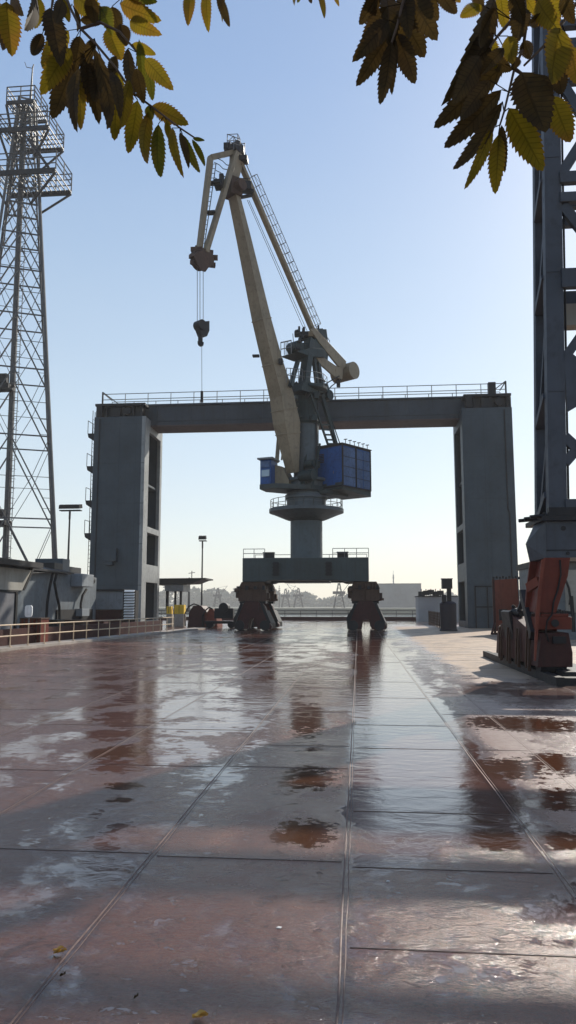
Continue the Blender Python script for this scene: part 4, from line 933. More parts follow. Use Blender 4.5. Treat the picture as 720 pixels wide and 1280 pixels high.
def right_shed():
    Y = 40; a = at(697, 757, Y); z = at(705, 703, Y).z
    t = thing('grey_shed', (a.x + 4, Y + 4, 0), 'grey shed with a dark overhanging roof behind the orange crane bogie at the right', 'shed')
    MB().bx(a.x, a.x + 9, Y, Y + 9, 0, z).build('wall', M['shed'], t)
    MB().bx(a.x - .1, a.x + 9.5, Y - .6, Y + 9.4, z + .002, z + .35).build('roof', M['roof'], t)
    q = MB(); q.bx(a.x + .4, a.x + 1.6, Y - .3, Y - .002, 1.4, z - .4); q.build('duct', M['beige'], t)
    q = MB(); q.path([at(707, 725, Y - .4), at(711, 735, Y - .4), at(713, 748, Y - .4), at(712, 756, Y - .4)], .06); q.path([at(714, 745, Y - .5), at(716, 770, Y - .5), at(717, 790, Y - .5)], .1); q.build('hose', M['black'], t)
    t2 = thing('sloping_roof_shed', (a.x + 9, 60, 0), 'pale roofed shed showing just behind the grey shed roof at the right edge', 'shed')
    zz = at(710, 696, 60).z; x0 = at(703, 757, 60).x
    MB().bx(x0, x0 + 12, 60, 70, 0, zz - 1).build('wall', M['shed'], t2)
    MB().prism([(x0 - .3, 59.5, zz - 1), (x0 + 12.5, 59.5, zz - 1), (x0 + 12.5, 59.5, zz + 1.3), (x0 + 3, 59.5, zz + .6)], (0, 11, 0)).build('roof', M['farw'], t2)
right_shed()

# ------------------------------------------------------------------ left side buildings
def left_side():
    XW = -17.6
    def onX(px, py, x=XW): r = ray(px, py); return O + r * (x / r.x)
    y1 = onX(29, 757).y; zr = onX(5, 707).z
    # cabin with beige fascia
    t = thing('site_cabin', (XW - 3, 30, 0), 'cabin with beige fascia panels, grey door and dark overhanging roof at the left edge', 'cabin')
    MB().bx(XW - 6, XW, 22, y1, 0, zr - .05).build('wall', M['shed'], t)
    q = MB(); zf = onX(2, 737).z
    q.prism([(XW + .02, 22, zf), (XW + .02, y1 - .5, zf), (XW + .02, y1 + .5, zr - .1), (XW + .02, 22, zr - .1)], (.12, 0, 0)); q.build('fascia', M['beige'], t)
    ye = onX(16, 757).y; q = MB(); q.bx(XW + .002, XW + .08, ye - 5.5, ye, 0, zf - .12); q.build('door', M['door'], t, bevel=.01)
    q = MB(); q.bx(XW + .002, XW + .14, ye + .05, ye + .25, 0, zf); q.bx(XW + .003, XW + .145, 22, ye + .3, zf - .1, zf - .004); q.prism([(XW + .01, y1 - .45, zf), (XW + .01, y1 - .25, zf), (XW + .01, y1 + .85, zr), (XW + .01, y1 + .6, zr)], (.16, 0, 0)); q.build('frame', M['black'], t)
    MB().prism([(XW - 6.3, 21.5, zr), (XW + .75, 21.5, zr), (XW + .75, 21.5, zr + .28), (XW - 6.3, 21.5, zr + .9)], (0, y1 - 20.9, 0)).build('roof', M['roof'], t)
    # grey plant building
    y2 = onX(112, 757).y; zg = onX(70, 716).z
    t = thing('plant_building', (XW - 4, (y1 + y2) / 2, 0), 'grey windowless plant building with black pipes down its wall, between cabin and gantry pillar', 'building')
    MB().bx(XW - 7, XW - .3, y1 + .55, y2 + 2, 0, zg).build('wall', M['shed'], t, bevel=.02)
    q = MB(); q.prism([(XW - 7.3, y1 + .6, zg + .01), (XW + .1, y1 + .6, zg + .01), (XW + .1, y1 + .6, zg + .12), (XW - 3, y1 + .6, zg + .75), (XW - 7.3, y1 + .6, zg + .8)], (0, (y2 - y1) * .62, 0)); q.build('roof', M['roof'], t)
    q = MB()
    for pts in (((66, 717), (62, 735), (59, 755), (57, 790)), ((71, 717), (68, 728), (71, 745), (74, 757), (75, 790)), ((108, 737), (103, 745), (101, 755), (100, 790))):
        MB().path([onX(px, py, XW) for px, py in pts], .08, 8).build('pipe', M['black'], t)
    q = MB(); q.path([onX(66, 717, XW) + V((0, 0, .08)), onX(30, 719, XW) + V((0, 0, .08))], .05, 6); q.build('gutter', M['black'], t)
    q = MB(); a, b_ = onX(76, 762), onX(98, 789); q.bx(XW - .295, XW - .2, a.y, b_.y + 3, 0, a.z); q.build('doorway', M['black'], t)
    q = MB(); a, b_ = onX(99, 761), onX(108, 770); q.bx(XW - .29, XW + .2, a.y, b_.y, b_.z, a.z); q.build('meter_box', M['cab_grey'], t, bevel=.02)
    for (pa, pb, mat, nm) in (((84, 703), (94, 716), 'dark', 'roof_vent'), ((94, 698), (102, 716), 'gantry', 'chimney_box'), ((102, 708), (116, 716), 'dark', 'roof_vent')):
        a, b_ = onX(*pa), onX(*pb); MB().bx(XW - 2.6, XW - .8, a.y, b_.y, zg - .02, a.z).build(nm, M[mat], t, bevel=.02)
    a, b_ = onX(102, 717, XW + .4), onX(116, 734, XW + .4); q = MB(); q.bx(XW - .28, XW + .45, a.y, b_.y, b_.z, a.z); q.build('cooling_unit', M['cab_grey'], t, bevel=.03)
    q = MB(); q.tube((XW + .1, b_.y + .1, a.z - .35), (XW + .1, b_.y + .5, a.z - .35), .28, n=14); q.build('fan', M['black'], t)
    # grey container on a dark base by the pillar
    Y = 50.5; a, b_ = at(109, 739, Y), at(153, 762, Y)
    t = thing('container', ((a.x + b_.x) / 2, Y + 1.2, 0), 'flat grey container box raised on a dark base in front of the left gantry pillar', 'container')
    MB().bx(a.x, b_.x, Y, Y + 2.4, b_.z, a.z).build('body', M['cab_grey'], t, bevel=.03); MB().bx(a.x - .1, b_.x + .1, Y - .1, Y + 2.5, a.z + .002, a.z + .14).build('lid', M['dark'], t)
    q = MB(); q.bx(a.x + .1, b_.x - .1, Y + .1, Y + 2.3, 0, b_.z - .003); q.build('base', M['maroon'], t)
    # rack of white trays
    a, b_ = at(154.5, 738, Y), at(168, 776, Y)
    t = thing('slatted_rack', ((a.x + b_.x) / 2, Y, 0), 'dark rack with a column of white louvre slats beside the grey container', 'rack')
    MB().bx(a.x, b_.x, Y + .12, Y + .9, 0, a.z).build('frame', M['black'], t)
    for i in range(11): z = b_.z + (a.z - b_.z) * (i + .4) / 11; q = MB(); q.prism([(a.x + .06, Y - .06, z), (b_.x - .05, Y - .06, z), (b_.x - .05, Y + .1, z + .09), (a.x + .06, Y + .1, z + .09)], (0, 0, .05)); q.build('slat', M['white'], t)
    # sign plate on post
    Y = 31.5; c = at(35.5, 764, Y)
    t = thing('panel_sign', (c.x, Y, 0), 'blank white rounded plate on a thin post beside the left railing', 'sign')
    q = MB(); wv, hv = .17, .26; pts = []
    for i in range(16): a_ = 2 * math.pi * i / 16; cs, sn = math.cos(a_), math.sin(a_); pts.append((c.x + wv * math.copysign(abs(cs) ** .5, cs), Y, c.z + hv * math.copysign(abs(sn) ** .5, sn)))
    q.prism(pts, (0, .06, 0)); q.build('plate', M['white'], t)
    MB().tube((c.x, Y + .08, 0), (c.x, Y + .08, c.z - .1), .03, n=8).build('post', M['galv'], t)
    a, b_ = at(26, 774, 33), at(51, 774, 33)
    t = thing('steel_crate', ((a.x + b_.x) / 2, 33.5, 0), 'rust-orange steel crate behind the left railing next to the white plate', 'crate')
    q = MB(); q.bx(a.x, b_.x, 33, 33.9, .05, a.z); q.build('body', M['orange'], t)
    q = MB()
    for i in range(6): x = a.x + (b_.x - a.x) * i / 5; q.bx(x - .025, x + .025, 32.95, 32.998, .05, a.z + .02)
    q.bx(a.x - .03, b_.x + .03, 32.94, 33.95, a.z + .001, a.z + .06); q.build('rib', M['rust'], t)
    # small plant behind the rail
    for i, (px, Y, sz, mt, lb_) in enumerate(((62, 36, (1.1, .8, 1.0), 'dark', 'dark steel box low behind the left railing, right of the orange crate'), (92, 41, (1.4, .9, .9), 'rust', 'rusty brown steel chest behind the left railing below the black doorway'), (120, 46, (1.3, 1, .8), 'maroon', 'dark red steel chest behind the left railing before the grey container'))):
        c = at(px, 790, Y); t = thing('steel_chest', (c.x, Y, 0), lb_, 'chest', 'steel chests behind the left railing')
        MB().box((c.x, Y, sz[2] / 2), sz).build('body', M[mt], t, bevel=.02); MB().box((c.x, Y, sz[2] + .03), (sz[0] + .08, sz[1] + .08, .06)).build('lid', M[mt], t)
left_side()
def canopy():
    Y = 66; a, b_ = at(206, 723, Y), at(257, 726, Y)
    t = thing('canopy', ((a.x + b_.x) / 2, Y + 1.5, 0), 'open shelter with a flat sloping dark roof right of the left gantry pillar', 'shelter')
    MB().prism([(a.x - 1, Y, a.z), (b_.x, Y, at(257, 724, Y).z), (b_.x, Y, at(257, 724, Y).z + .12), (b_.x - 1.2, Y, at(250, 729, Y).z - .0), (a.x - 1, Y, at(206, 731, Y).z)][::-1], (0, 3.5, 0)).build('roof', M['roof'], t)
    z2 = at(215, 732, Y).z; q = MB(); q.bx(at(205, 757, Y).x, at(228, 757, Y).x, Y + .2, Y + 3, z2 - .5, z2 + .1); q.build('eave_box', M['cab_grey'], t)
    for px in (217, 224):
        c = at(px, 757, Y); MB().bx(c.x - .09, c.x + .09, Y + .5, Y + .7, 0, z2 - .5).build('post', M['dark'], t)
    MB().bx(at(206, 757, Y).x, at(209, 757, Y).x, Y + .3, Y + .6, 1.4, 3.2).build('box', M['dark'], t)
    q = MB(); c = at(236, 757, Y); q.tube((c.x, Y + 1, at(236, 724, Y).z), (c.x, Y + 1, at(236, 713, Y).z), .04, n=5); q.bar((c.x - .3, Y + 1, at(236, 716, Y).z), (c.x + .3, Y + 1, at(236, 715, Y).z), .05); q.build('aerial', M['dark'], t)
    Y = 62; 
    for px0, px1, py, lb_, nm in ((218, 230, 756, 'tall yellow cabinet on a tan base under the open shelter', 'yellow_cabinet'), (208, 214, 758, 'narrow yellow cabinet against the left gantry pillar', 'yellow_cabinet')):
        a, b_ = at(px0, py, Y), at(px1, py, Y); t = thing('cabinet', ((a.x + b_.x) / 2, Y, 0), lb_, 'cabinet')
        MB().bx(a.x, b_.x, Y, Y + .7, 1.05, a.z).build('body', M['yellow'], t, bevel=.02); MB().bx(a.x + .02, b_.x + .02, Y - .05, Y + .75, 0, 1.047).build('base', M['conc'], t, bevel=.02)
        MB().bx((a.x + b_.x) / 2 - .015, (a.x + b_.x) / 2 + .015, Y - .02, Y - .002, 1.1, a.z - .05).build('seam', M['dark'], t)
    Y = 60
    for px0, px1, py, lb_, mt in ((236, 258, 757, 'dark brown rounded hood with black hose, right of the yellow cabinet', 'maroon'), (258, 270, 761, 'small rust-orange hood tucked behind the dark brown hood', 'orange2')):
        a, b_ = at(px0, py, Y), at(px1, py, Y); w_ = b_.x - a.x; z = a.z
        t = thing('cable_reel_hood', ((a.x + b_.x) / 2, Y, 0), lb_, 'hood', 'hoods beside the shelter')
        MB().prism([(a.x - .1, Y, 0), (a.x + .02, Y, z * .7), (a.x + w_ * .25, Y, z), (a.x + w_ * .7, Y, z), (b_.x, Y, z * .72), (b_.x + .15, Y, 0)], (.2, 1.3, 0)).build('body', M[mt], t, bevel=.04)
        q = MB(); q.path([(a.x - .25, Y - .1, .1), (a.x - .3, Y - .1, z * .6), (a.x, Y - .1, z * .95), (a.x + w_ * .3, Y - .1, z * 1.08), (a.x + w_ * .6, Y, z * 1.0)], .06); q.build('hose', M['black'], t)
        q = MB(); q.prism([(b_.x - .05, Y - .04, .05), (b_.x + .12, Y - .04, .05), (b_.x - .02, Y - .04, z * .7), (b_.x - .16, Y - .04, z * .9)], (0, .04, 0)); q.build('stripe', M['orange'], t)
    Y = 58; c = at(279, 775, Y)
    t = thing('winch_cart', (c.x, Y, 0), 'low grey winch cart on the deck just left of the crane bogie', 'cart')
    MB().box((c.x + .1, Y, 1.15), (1.5, .8, .8)).build('body', M['dark'], t, bevel=.06); MB().tube((c.x + .1, Y - .5, 1.6), (c.x + .1, Y + .5, 1.6), .38, n=16).build('drum', M['dark'], t)
    q = MB(); q.box((c.x - .3, Y, .45), (2.2, .8, .2)); q.build('chassis', M['black'], t)
    for xx in (-1, .7): MB().tube((c.x + xx, Y - .45, .28), (c.x + xx, Y + .45, .28), .28, n=14).build('wheel', M['black'], t)
canopy()

# ------------------------------------------------------------------ far shore
def far_shore():
    rr = random.Random(11); q = MB()
    S = 3.4; FY = 930; x = at(60, 757, FY).x
    def clump(c, r):
        n = 90
        for _ in range(n):
            u = V((rr.gauss(0, 1), rr.gauss(0, 1), rr.gauss(0, 1))).normalized() * (r * rr.uniform(.55, 1.0)); u.z *= .8
            p = c + u; s_ = rr.uniform(.35, .8) * S; a = V((rr.uniform(-1, 1), rr.uniform(-1, 1), rr.uniform(-1, 1))).normalized(); b_ = a.orthogonal().normalized()
            q.add([p - a * s_, p + b_ * s_ * .7, p + a * s_, p - b_ * s_ * .7], [(0, 1, 2, 3)])
    while x < at(730, 757, FY).x:
        px = 447 + x / FY * 924
        top = 738 + 4 * math.sin(px * .035) + 3 * math.sin(px * .11 + 1) + rr.uniform(-1.5, 3) + (3 if px > 400 else 0) - (9 if 205 < px < 245 else 0)
        Y = FY + rr.uniform(-25, 50); hgt = at(px, top, Y).z
        for k_ in range(4): clump(V((x + rr.uniform(-4, 4), Y, max(2, hgt - 7 - k_ * 8))), rr.uniform(7, 11.5))
        q.tube((x, Y, 0), (x, Y, hgt - 7), .5, n=5)
        x += rr.uniform(4.5, 10)
    q.build('far_wood', M['farleaf'], kind='stuff')
    # far cranes and masts
    def fcrane(px, ytop, Y, label, jib=1, s=1):
        c = at(px, 757, Y); zt = at(px, ytop, Y).z; t = thing('far_crane', (c.x, Y, 0), label, 'crane', 'cranes on the far shore')
        q = MB(); wd = 1.8 * s
        for sx in (-1, 1):
            for sy in (-1, 1): q.bar((c.x + sx * wd, Y + sy * wd, 0), (c.x + sx * .4, Y + sy * .4, zt), .55)
        n = 7
        for i in range(n):
            z0, z1 = zt * i / n, zt * (i + 1) / n; w0 = wd - (wd - .4) * i / n; w1 = wd - (wd - .4) * (i + 1) / n
            q.bar((c.x - w0, Y - w0, z0), (c.x + w1, Y - w1, z1), .22); q.bar((c.x + w0, Y - w0, z0), (c.x - w1, Y - w1, z1), .22)
        q.build('tower', M['dark'], t)
        zc = zt * .62; q = MB(); q.box((c.x, Y, zc), (4.2 * s, 3, 1.8)); q.box((c.x + jib * 1.5, Y, zc - 1.5), (2.5, 3, 1.4)); q.build('cabin', M['dark'], t)
        q = MB(); q.bar((c.x + jib * 2, Y, zc), (c.x + jib * 4.5 * s, Y, zc + 4.5 * s), .3); q.bar((c.x, Y, zt), (c.x + jib * 4.5 * s, Y, zc + 4.5 * s), .15); q.build('jib', M['dark'], t)
    fcrane(424, 729, 500, 'hazy slender lattice crane on the far shore just left of the right bogie', 1, 2)
    fcrane(373, 735, 640, 'faint stubby crane above the far trees under the portal beam', -1, 2.2)
    fcrane(357, 736, 660, 'faintest small crane left of the other one above the far trees', 1, 2)
    fcrane(272, 735, 620, 'faint small crane above the far trees left of the crane portal', 1, 1.8)
    for px, yt, Y, lb_ in ((349, 732, 580, 'thin faint mast above the far trees under the portal'), (236, 722, 200, 'thin mast rising by the open shelter over the far trees')):
        c = at(px, 757, Y); q = MB(); q.tube((c.x, Y, 0), (c.x, Y, at(px, yt, Y).z), .4, .2, n=6); q.box((c.x, Y, at(px, yt + 4, Y).z), (2, .4, .3)); tag(q.build('mast', M['dark']), lb_, 'mast')
far_shore()

# ------------------------------------------------------------------ the tree the branches belong to
def tree():
    rr = random.Random(21)
    t = thing('tree', (2.6, -3.0, 0), 'tree with drooping branches of serrated yellow and brown leaves hanging across the top', 'tree')
    def limb(pts, r0, r1):
        q = MB(); n = len(pts)
        for i in range(n - 1):
            f0, f1 = i / (n - 1), (i + 1) / (n - 1); q.tube(pts[i], pts[i + 1], r0 + (r1 - r0) * f0, r0 + (r1 - r0) * f1, n=8)
        return q
    limb([V((2.6, -3, 0)), V((2.55, -2.95, 1.5)), V((2.5, -2.8, 3)), V((2.4, -2.5, 4.3)), V((2.2, -2.2, 6.0)), V((2.3, -2.3, 7.5))], .2, .08).build('trunk', M['bark'], t, smooth=True)
    def W(px, py, D): return at(px, py, D)
    def leaf(q, a, b, w, mi, tilt=None, face=None):
        """serrated leaflet from stem point a to tip b, width w"""
        u = (b - a); ln = u.length; u = u / ln
        vd = ((a + b) / 2 - O).normalized(); nrm = (vd + V((rr.uniform(-.5, .5), rr.uniform(-.5, .5), rr.uniform(-.5, .5)))); nrm = (nrm - u * nrm.dot(u)).normalized()
        sd_ = u.cross(nrm).normalized(); NS = 13; fold = rr.uniform(.05, .22) * w; bend = rr.uniform(-.10, .14) * ln; tw = rr.uniform(-.25, .25)
        base = len(q.v); mid, le, ri = [], [], []
        for i in range(NS + 1):
            f = i / NS; prof = (math.sin(math.pi * f ** .78) ** .75) * (1 - .12 * f) if 0 < f < 1 else 0
            hw = prof * w / 2; s2 = (sd_ * math.cos(tw * f) + nrm * math.sin(tw * f))
            p = a + u * ln * f + nrm * bend * (4 * f * (1 - f))
            mid.append(p)
            for arr, sg in ((le, -1), (ri, 1)):
                # two edge vertices per station: tooth tip and notch
                arr.append((p + s2 * sg * hw * 1.0 - nrm * fold * prof + u * ln * .035 if 0 < i < NS else p, p + s2 * sg * hw * .80 - nrm * fold * prof * .85 + u * ln * .028 if 0 < i < NS else p))
        def tri(ps, uvs):
            b0 = len(q.v); q.v += ps; q.f.append(list(range(b0, b0 + len(ps)))); q.m.append(mi); q.uv += uvs
        for arr in (le, ri):
            for i in range(NS):
                f0, f1 = i / NS, (i + 1) / NS
                tri([mid[i], mid[i + 1], arr[i + 1][0], arr[i][1]], [(f0, 0), (f1, 0), (f1 + .03, 1), (f0 + .03, .85)])
    def quadpad(q):   # keep uv list aligned for non-leaf faces
        n = sum(len(f) for f in q.f) - len(q.uv); q.uv += [(0, .5)] * n
    Yc, Gc, Bc = 0, 1, 2
    def spray(name, D, twigs, leaves, jitter=.1, r=.0045):
        q = MB()
        for pts in twigs:
            P_ = [W(x, y, D + dz) for (x, y, dz) in pts]
            for i, (a, b_) in enumerate(zip(P_, P_[1:])):
                f = i / len(P_); q.tube(a, b_, r * (1 - .6 * f), r * (1 - .6 * (f + 1 / len(P_))), n=6)
        br = q.build('branch', M['bark'], t, smooth=True)
        q = MB()
        for (bx_, by_, tx, ty, w, mi) in leaves:
            d0 = D + rr.uniform(-jitter, jitter) * .6; d1 = d0 + rr.uniform(-.05, .05)
            a, b_ = W(bx_, by_, d0), W(tx, ty, d1); leaf(q, a, b_, w * d0 / F * 1.25 * rr.uniform(.9, 1.1), mi)
        for (bx_, by_, tx, ty, w, mi) in leaves:
            # short petiole toward nearest twig vertex
            best = min((p for pts in twigs for p in pts), key=lambda p: (p[0] - bx_) ** 2 + (p[1] - by_) ** 2)
            if 4 < math.hypot(best[0] - bx_, best[1] - by_) < 45: q.tube(W(bx_, by_, D), W(best[0], best[1], D + best[2]), .0013, n=4, mi=2)
        quadpad(q); o = q.build('leaves', LEAF, br); return br
    Lf = [(8, 2, 15, 71, 30, Yc), (45, -8, 30, 38, 28, Bc), (48, -4, 44, 36, 18, Yc), (62, 10, 76, 84, 28, Bc), (53, 42, 40, 69, 15, Bc), (86, 38, 52, 84, 26, Yc), (88, 60, 51, 119, 30, Yc), (92, 78, 65, 149, 30, Bc),
          (98, 85, 97, 166, 25, Bc), (100, 95, 101, 163, 18, Yc), (106, 65, 124, 156, 24, Bc), (108, 70, 110, 130, 20, Bc), (118, 60, 134, 162, 20, Bc), (128, 90, 134, 152, 16, Bc), (126, 70, 118, 128, 22, Bc), (148, 88, 143, 176, 22, Yc), (140, 90, 150, 150, 18, Bc), (162, 100, 152, 160, 20, Yc), (172, 125, 160, 192, 22, Yc),
          (188, 138, 184, 205, 20, Yc), (198, 155, 201, 222, 18, Gc), (190, 132, 236, 156, 22, Yc), (215, 160, 230, 223, 14, Yc), (225, 165, 236, 211, 11, Bc), (228, 168, 250, 216, 12, Gc), (241, 173, 256, 175.5, 5, Gc), (240, 174, 256, 208, 9, Gc),
          (181, 73, 217, 113, 22, Yc), (180, 70, 191, 126, 18, Gc), (174, 50, 178, 110, 13, Gc), (150, 5, 202, 26, 23, Yc), (162, 27, 203, 44, 19, Yc), (155, -8, 197, 2, 16, Gc), (92, -6, 132, 22, 34, Yc), (165, 55, 195, 68, 12, Yc), (135, 35, 152, 76, 26, Yc), (125, 8, 141, 46, 22, Gc), (75, -6, 86, 28, 22, Yc), (78, 0, 70, 30, 16, Bc),
          (100, 25, 128, 28, 14, Bc), (112, -5, 118, 30, 20, Bc), (140, 8, 150, 40, 22, Bc), (150, 30, 158, 58, 20, Bc), (118, 48, 110, 80, 16, Bc), (160, 60, 168, 120, 20, Bc), (170, 85, 180, 130, 18, Bc), (100, 45, 92, 90, 22, Bc), (0, 40, 4, 62, 10, Bc), (15, -10, 30, 20, 20, Bc), (-8, -5, -4, 60, 26, Yc), (185, 132, 190, 150, 12, Gc), (208, 150, 214, 178, 9, Yc), (145, 70, 138, 100, 16, Bc), (90, 5, 96, 40, 16, Bc)]
    b1 = spray('branch', 1.75, [[(60, -60, .05), (80, -10, 0), (88, 10, 0), (101, 36, 0), (120, 55, 0), (145, 85, 0), (165, 115, 0), (188, 132, 0), (205, 145, 0), (225, 160, 0), (243, 172, 0)], [(101, 36, 0), (125, 28, 0), (150, 40, 0), (172, 66, 0)], [(66, -40, 0), (66, 0, 0), (64, 14, 0)], [(60, -60, .05), (20, -20, .0), (8, 0, 0)], [(60, -60, .05), (130, -25, 0), (155, -5, 0), (165, 25, 0)]], Lf, .12)
    Lt = [(238, -10, 235, 33, 15, Yc), (258, -10, 261, 41, 15, Yc), (272, -8, 287, 34, 12, Bc), (280, -8, 278, 28, 10, Yc), (370, -14, 368, 7, 9, Yc), (398, -14, 405, 23, 15, Yc), (385, -12, 390, 4, 10, Bc), (415, -14, 424, 8, 9, Yc), (380, -22, 372, 4, 10, Gc)]
    spray('branch', 1.85, [[(200, -70, 0), (240, -30, 0), (262, -14, 0), (280, -10, 0)], [(340, -60, 0), (370, -25, 0), (400, -16, 0), (418, -14, 0)]], Lt, .05)
    Lm = [(474, -8, 449, 31, 20, Bc), (484, 8, 452, 60, 24, Bc), (486, 25, 440, 78, 26, Bc), (488, 42, 445, 108, 22, Bc), (489, 52, 475, 131, 20, Bc), (494, 48, 490, 119, 14, Bc), (496, 42, 519, 105, 26, Bc), (500, 15, 531, 72, 30, Bc), (508, -8, 547, 51, 34, Bc), (528, -20, 548, 26, 24, Bc), (545, -18, 571, 17, 18, Bc), (470, -20, 470, 20, 26, Bc), (480, -15, 486, 60, 30, Bc), (505, -10, 512, 50, 24, Bc), (560, -14, 576, 3, 12, Yc)]
    spray('branch', 1.6, [[(530, -60, 0), (510, -15, 0), (503, 5, 0), (497, 30, 0), (490, 52, 0), (487, 58, 0)], [(530, -60, 0), (560, -25, 0)]], Lm, .08)
    Lr = [(618, -5, 551, 133, 34, Bc), (632, 80, 542, 160, 28, Bc), (627, 112, 555, 185, 27, Bc), (628, 127, 566, 212, 22, Bc), (612, 40, 570, 120, 30, Bc), (600, 70, 565, 130, 26, Bc), (616, 160, 580, 237, 19, Yc), (623, 168, 619, 243, 20, Yc), (627, 156, 631, 216, 12, Bc), (636, 135, 679, 214, 34, Yc), (652, 90, 682, 166, 44, Bc), (690, 120, 713, 178, 30, Yc), (700, 35, 690, 106, 42, Yc), (714, 58, 722, 106, 32, Yc), (602, 6, 575, 22, 20, Yc),
          (610, 45, 620, 86, 20, Yc), (635, 45, 641, 80, 20, Yc), (652, 8, 645, 55, 24, Bc), (672, 0, 702, 42, 26, Yc), (655, 50, 662, 74, 16, Bc), (684, -12, 694, 42, 26, Yc), (592, -18, 603, 16, 16, Bc), (694, 80, 702, 118, 24, Bc), (620, 10, 600, 60, 22, Bc), (625, -10, 632, 38, 20, Yc), (640, -10, 655, 30, 22, Bc), (618, 75, 640, 88, 16, Bc), (660, 30, 690, 20, 16, Bc), (630, 60, 600, 95, 18, Bc), (670, 95, 690, 130, 22, Bc), (650, -14, 670, 18, 20, Yc), (705, -10, 718, 30, 22, Bc), (668, 125, 684, 150, 14, Gc), (645, 70, 640, 88, 14, Bc), (612, 100, 575, 150, 22, Bc)]
    b2 = spray('branch', 1.5, [[(760, -50, 0), (722, 2, 0), (702, 30, 0), (680, 57, 0), (655, 82, 0)], [(640, -50, 0), (655, -5, 0), (658, 30, 0), (654, 60, 0), (643, 86, 0), (636, 115, 0), (630, 140, 0), (625, 156, 0)], [(655, 20, 0), (640, 25, 0), (622, 45, 0), (612, 60, 0)], [(643, 86, 0), (652, 92, 0)]], Lr, .12)
    # limbs above the frame that carry the sprays, with more foliage on them
    A_ = W(60, -60, 1.8); B_ = W(530, -60, 1.6); C_ = W(760, -50, 1.5); D_ = W(200, -70, 1.85)
    q = limb([V((2.45, -2.6, 3.9)), V((2.2, -1.2, 4.3)), V((1.7, .2, 4.2)), C_ + V((.15, .1, .4)), C_], .09, .008)
    q.path([C_ + V((.15, .1, .4)), B_ + V((.1, 0, .2)), W(640, -50, 1.5)], .012, 6); q.path([B_ + V((.1, 0, .2)), B_], .008)
    l1 = q.build('limb', M['bark'], t, smooth=True)
    q = limb([V((2.45, -2.5, 4.2)), V((1.2, -1.2, 4.8)), V((.2, .3, 4.6)), V((-.3, 1.2, 4.2)), D_ + V((0, 0, .25)), A_], .08, .008); q.path([D_ + V((0, 0, .25)), D_], .008); q.path([V((-.3, 1.2, 4.2)), W(340, -60, 1.85)], .012)
    l2 = q.build('limb', M['bark'], t, smooth=True)
    q = MB()
    for _ in range(90):
        f = rr.random(); base = V((2.2, -1.2, 4.3)).lerp(V((1.4, 1.6, 3.9)), f) + V((rr.uniform(-.5, .7), rr.uniform(-.3, .3), rr.uniform(-.1, .5))); tip = base + V((rr.uniform(-.06, .06), rr.uniform(-.06, .06), -rr.uniform(.08, .14))); leaf(q, base, tip, rr.uniform(.035, .06), rr.choice([0, 1, 2, 2]))
    q.build('leaves', LEAF, l1)
    q = MB()
    for _ in range(90):
        f = rr.random(); base = V((1.2, -1.2, 4.8)).lerp(V((-.9, 1.5, 4.2)), f) + V((rr.uniform(-.5, .5), rr.uniform(-.3, .3), rr.uniform(.05, .5))); tip = base + V((rr.uniform(-.06, .06), rr.uniform(-.06, .06), -rr.uniform(.08, .14))); leaf(q, base, tip, rr.uniform(.035, .06), rr.choice([0, 1, 2]))
    q.build('leaves', LEAF, l2)
    # crown of the tree above and behind the camera
    q = MB()
    for _ in range(900):
        v_ = V((rr.gauss(0, 1), rr.gauss(0, 1), rr.gauss(0, 1))).normalized() * rr.uniform(.8, 2.1); base = V((2.3, -2.9, 6.3)) + V((v_.x, v_.y * .8, v_.z * .7)); tip = base + V((rr.uniform(-.08, .08), rr.uniform(-.08, .08), -rr.uniform(.1, .17))); leaf(q, base, tip, rr.uniform(.05, .08), rr.choice([0, 0, 1, 2]))
    q.build('crown', LEAF, t)
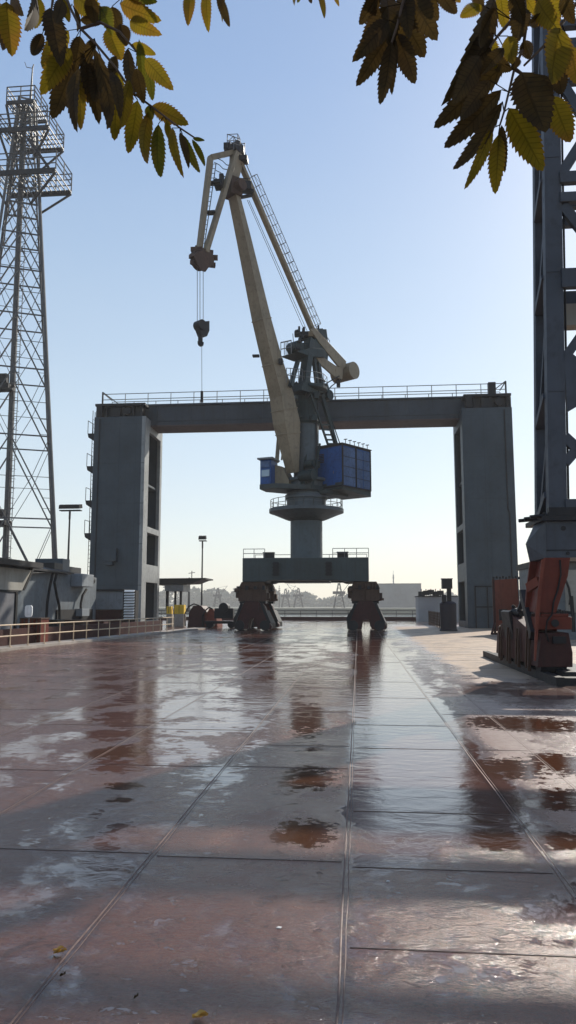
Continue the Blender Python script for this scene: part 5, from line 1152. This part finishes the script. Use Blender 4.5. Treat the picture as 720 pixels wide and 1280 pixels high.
    # fallen leaves and chips
    for (px, py, ln, wd, mi, lb_) in ((75, 1193, .055, .03, 0, 'crumpled yellow leaf lying by the left weld seam of the deck'), (250, 1274, .06, .035, 0, 'yellow-brown leaf at the bottom edge of the deck'), (168, 1250, .02, .016, 2, 'tiny dark leaf scrap near the bottom left of the deck'), (78, 1221, .028, .02, 2, 'small dark brown leaf scrap just below the crumpled yellow leaf')):
        g_ = gnd(px, py); q = MB()
        for k_ in range(3 if ln > .05 else 1):
            an = rr.uniform(-.5, .5); d_ = V((math.cos(an), math.sin(an), 0)); o_ = V((rr.uniform(-.01, .01), rr.uniform(-.01, .01), .004 + .006 * k_)); leaf2 = (g_ + o_ - d_ * ln / 2, g_ + o_ + d_ * ln / 2 + V((0, 0, .012)))
            # lie flat: build with the normal up
            u = (leaf2[1] - leaf2[0]); n_ = 8; s2 = u.cross(V((0, 0, 1))).normalized()
            for i in range(n_):
                f0, f1 = i / n_, (i + 1) / n_; h0, h1 = math.sin(math.pi * f0) * wd / 2, math.sin(math.pi * f1) * wd / 2
                for sg in (-1, 1):
                    z0 = V((0, 0, .008 + .004 * math.sin(9 * f0 + k_))); z1 = V((0, 0, .008 + .004 * math.sin(9 * f1 + k_)))
                    b0 = len(q.v); q.v += [leaf2[0] + u * f0, leaf2[0] + u * f1, leaf2[0] + u * f1 + s2 * sg * h1 * 1.0 + z1, leaf2[0] + u * f0 + s2 * sg * h0 * .85 + z0]; q.f.append([b0, b0 + 1, b0 + 2, b0 + 3]); q.m.append(0); q.uv += [(f0, 0), (f1, 0), (f1, 1), (f0, .85)]
        tag(q.build('fallen_leaf', M['leafD'] if mi == 0 else LEAF[mi]), lb_, 'leaf', 'fallen leaves on the deck')
    for (px, py, ln, lb_) in ((349, 1160, .03, 'pale flat chip on the deck left of the central seam'), (485, 1102, .024, 'pale flat chip on the deck right of the central seam')):
        g_ = gnd(px, py); q = MB(); q.prism([g_ + V((-ln / 2, -ln * .2, .001)), g_ + V((ln * .3, -ln * .35, .001)), g_ + V((ln / 2, ln * .2, .001)), g_ + V((-ln * .2, ln * .35, .001))], (0, 0, .004)); tag(q.build('chip', M['stone']), lb_, 'chip', 'pale chips on the deck')
tree()

# ------------------------------------------------------------------ render settings
scene.render.engine = 'CYCLES'
scene.render.resolution_x = 576; scene.render.resolution_y = 1024
scene.cycles.max_bounces = 8; scene.cycles.volume_bounces = 1
scene.cycles.use_denoising = True
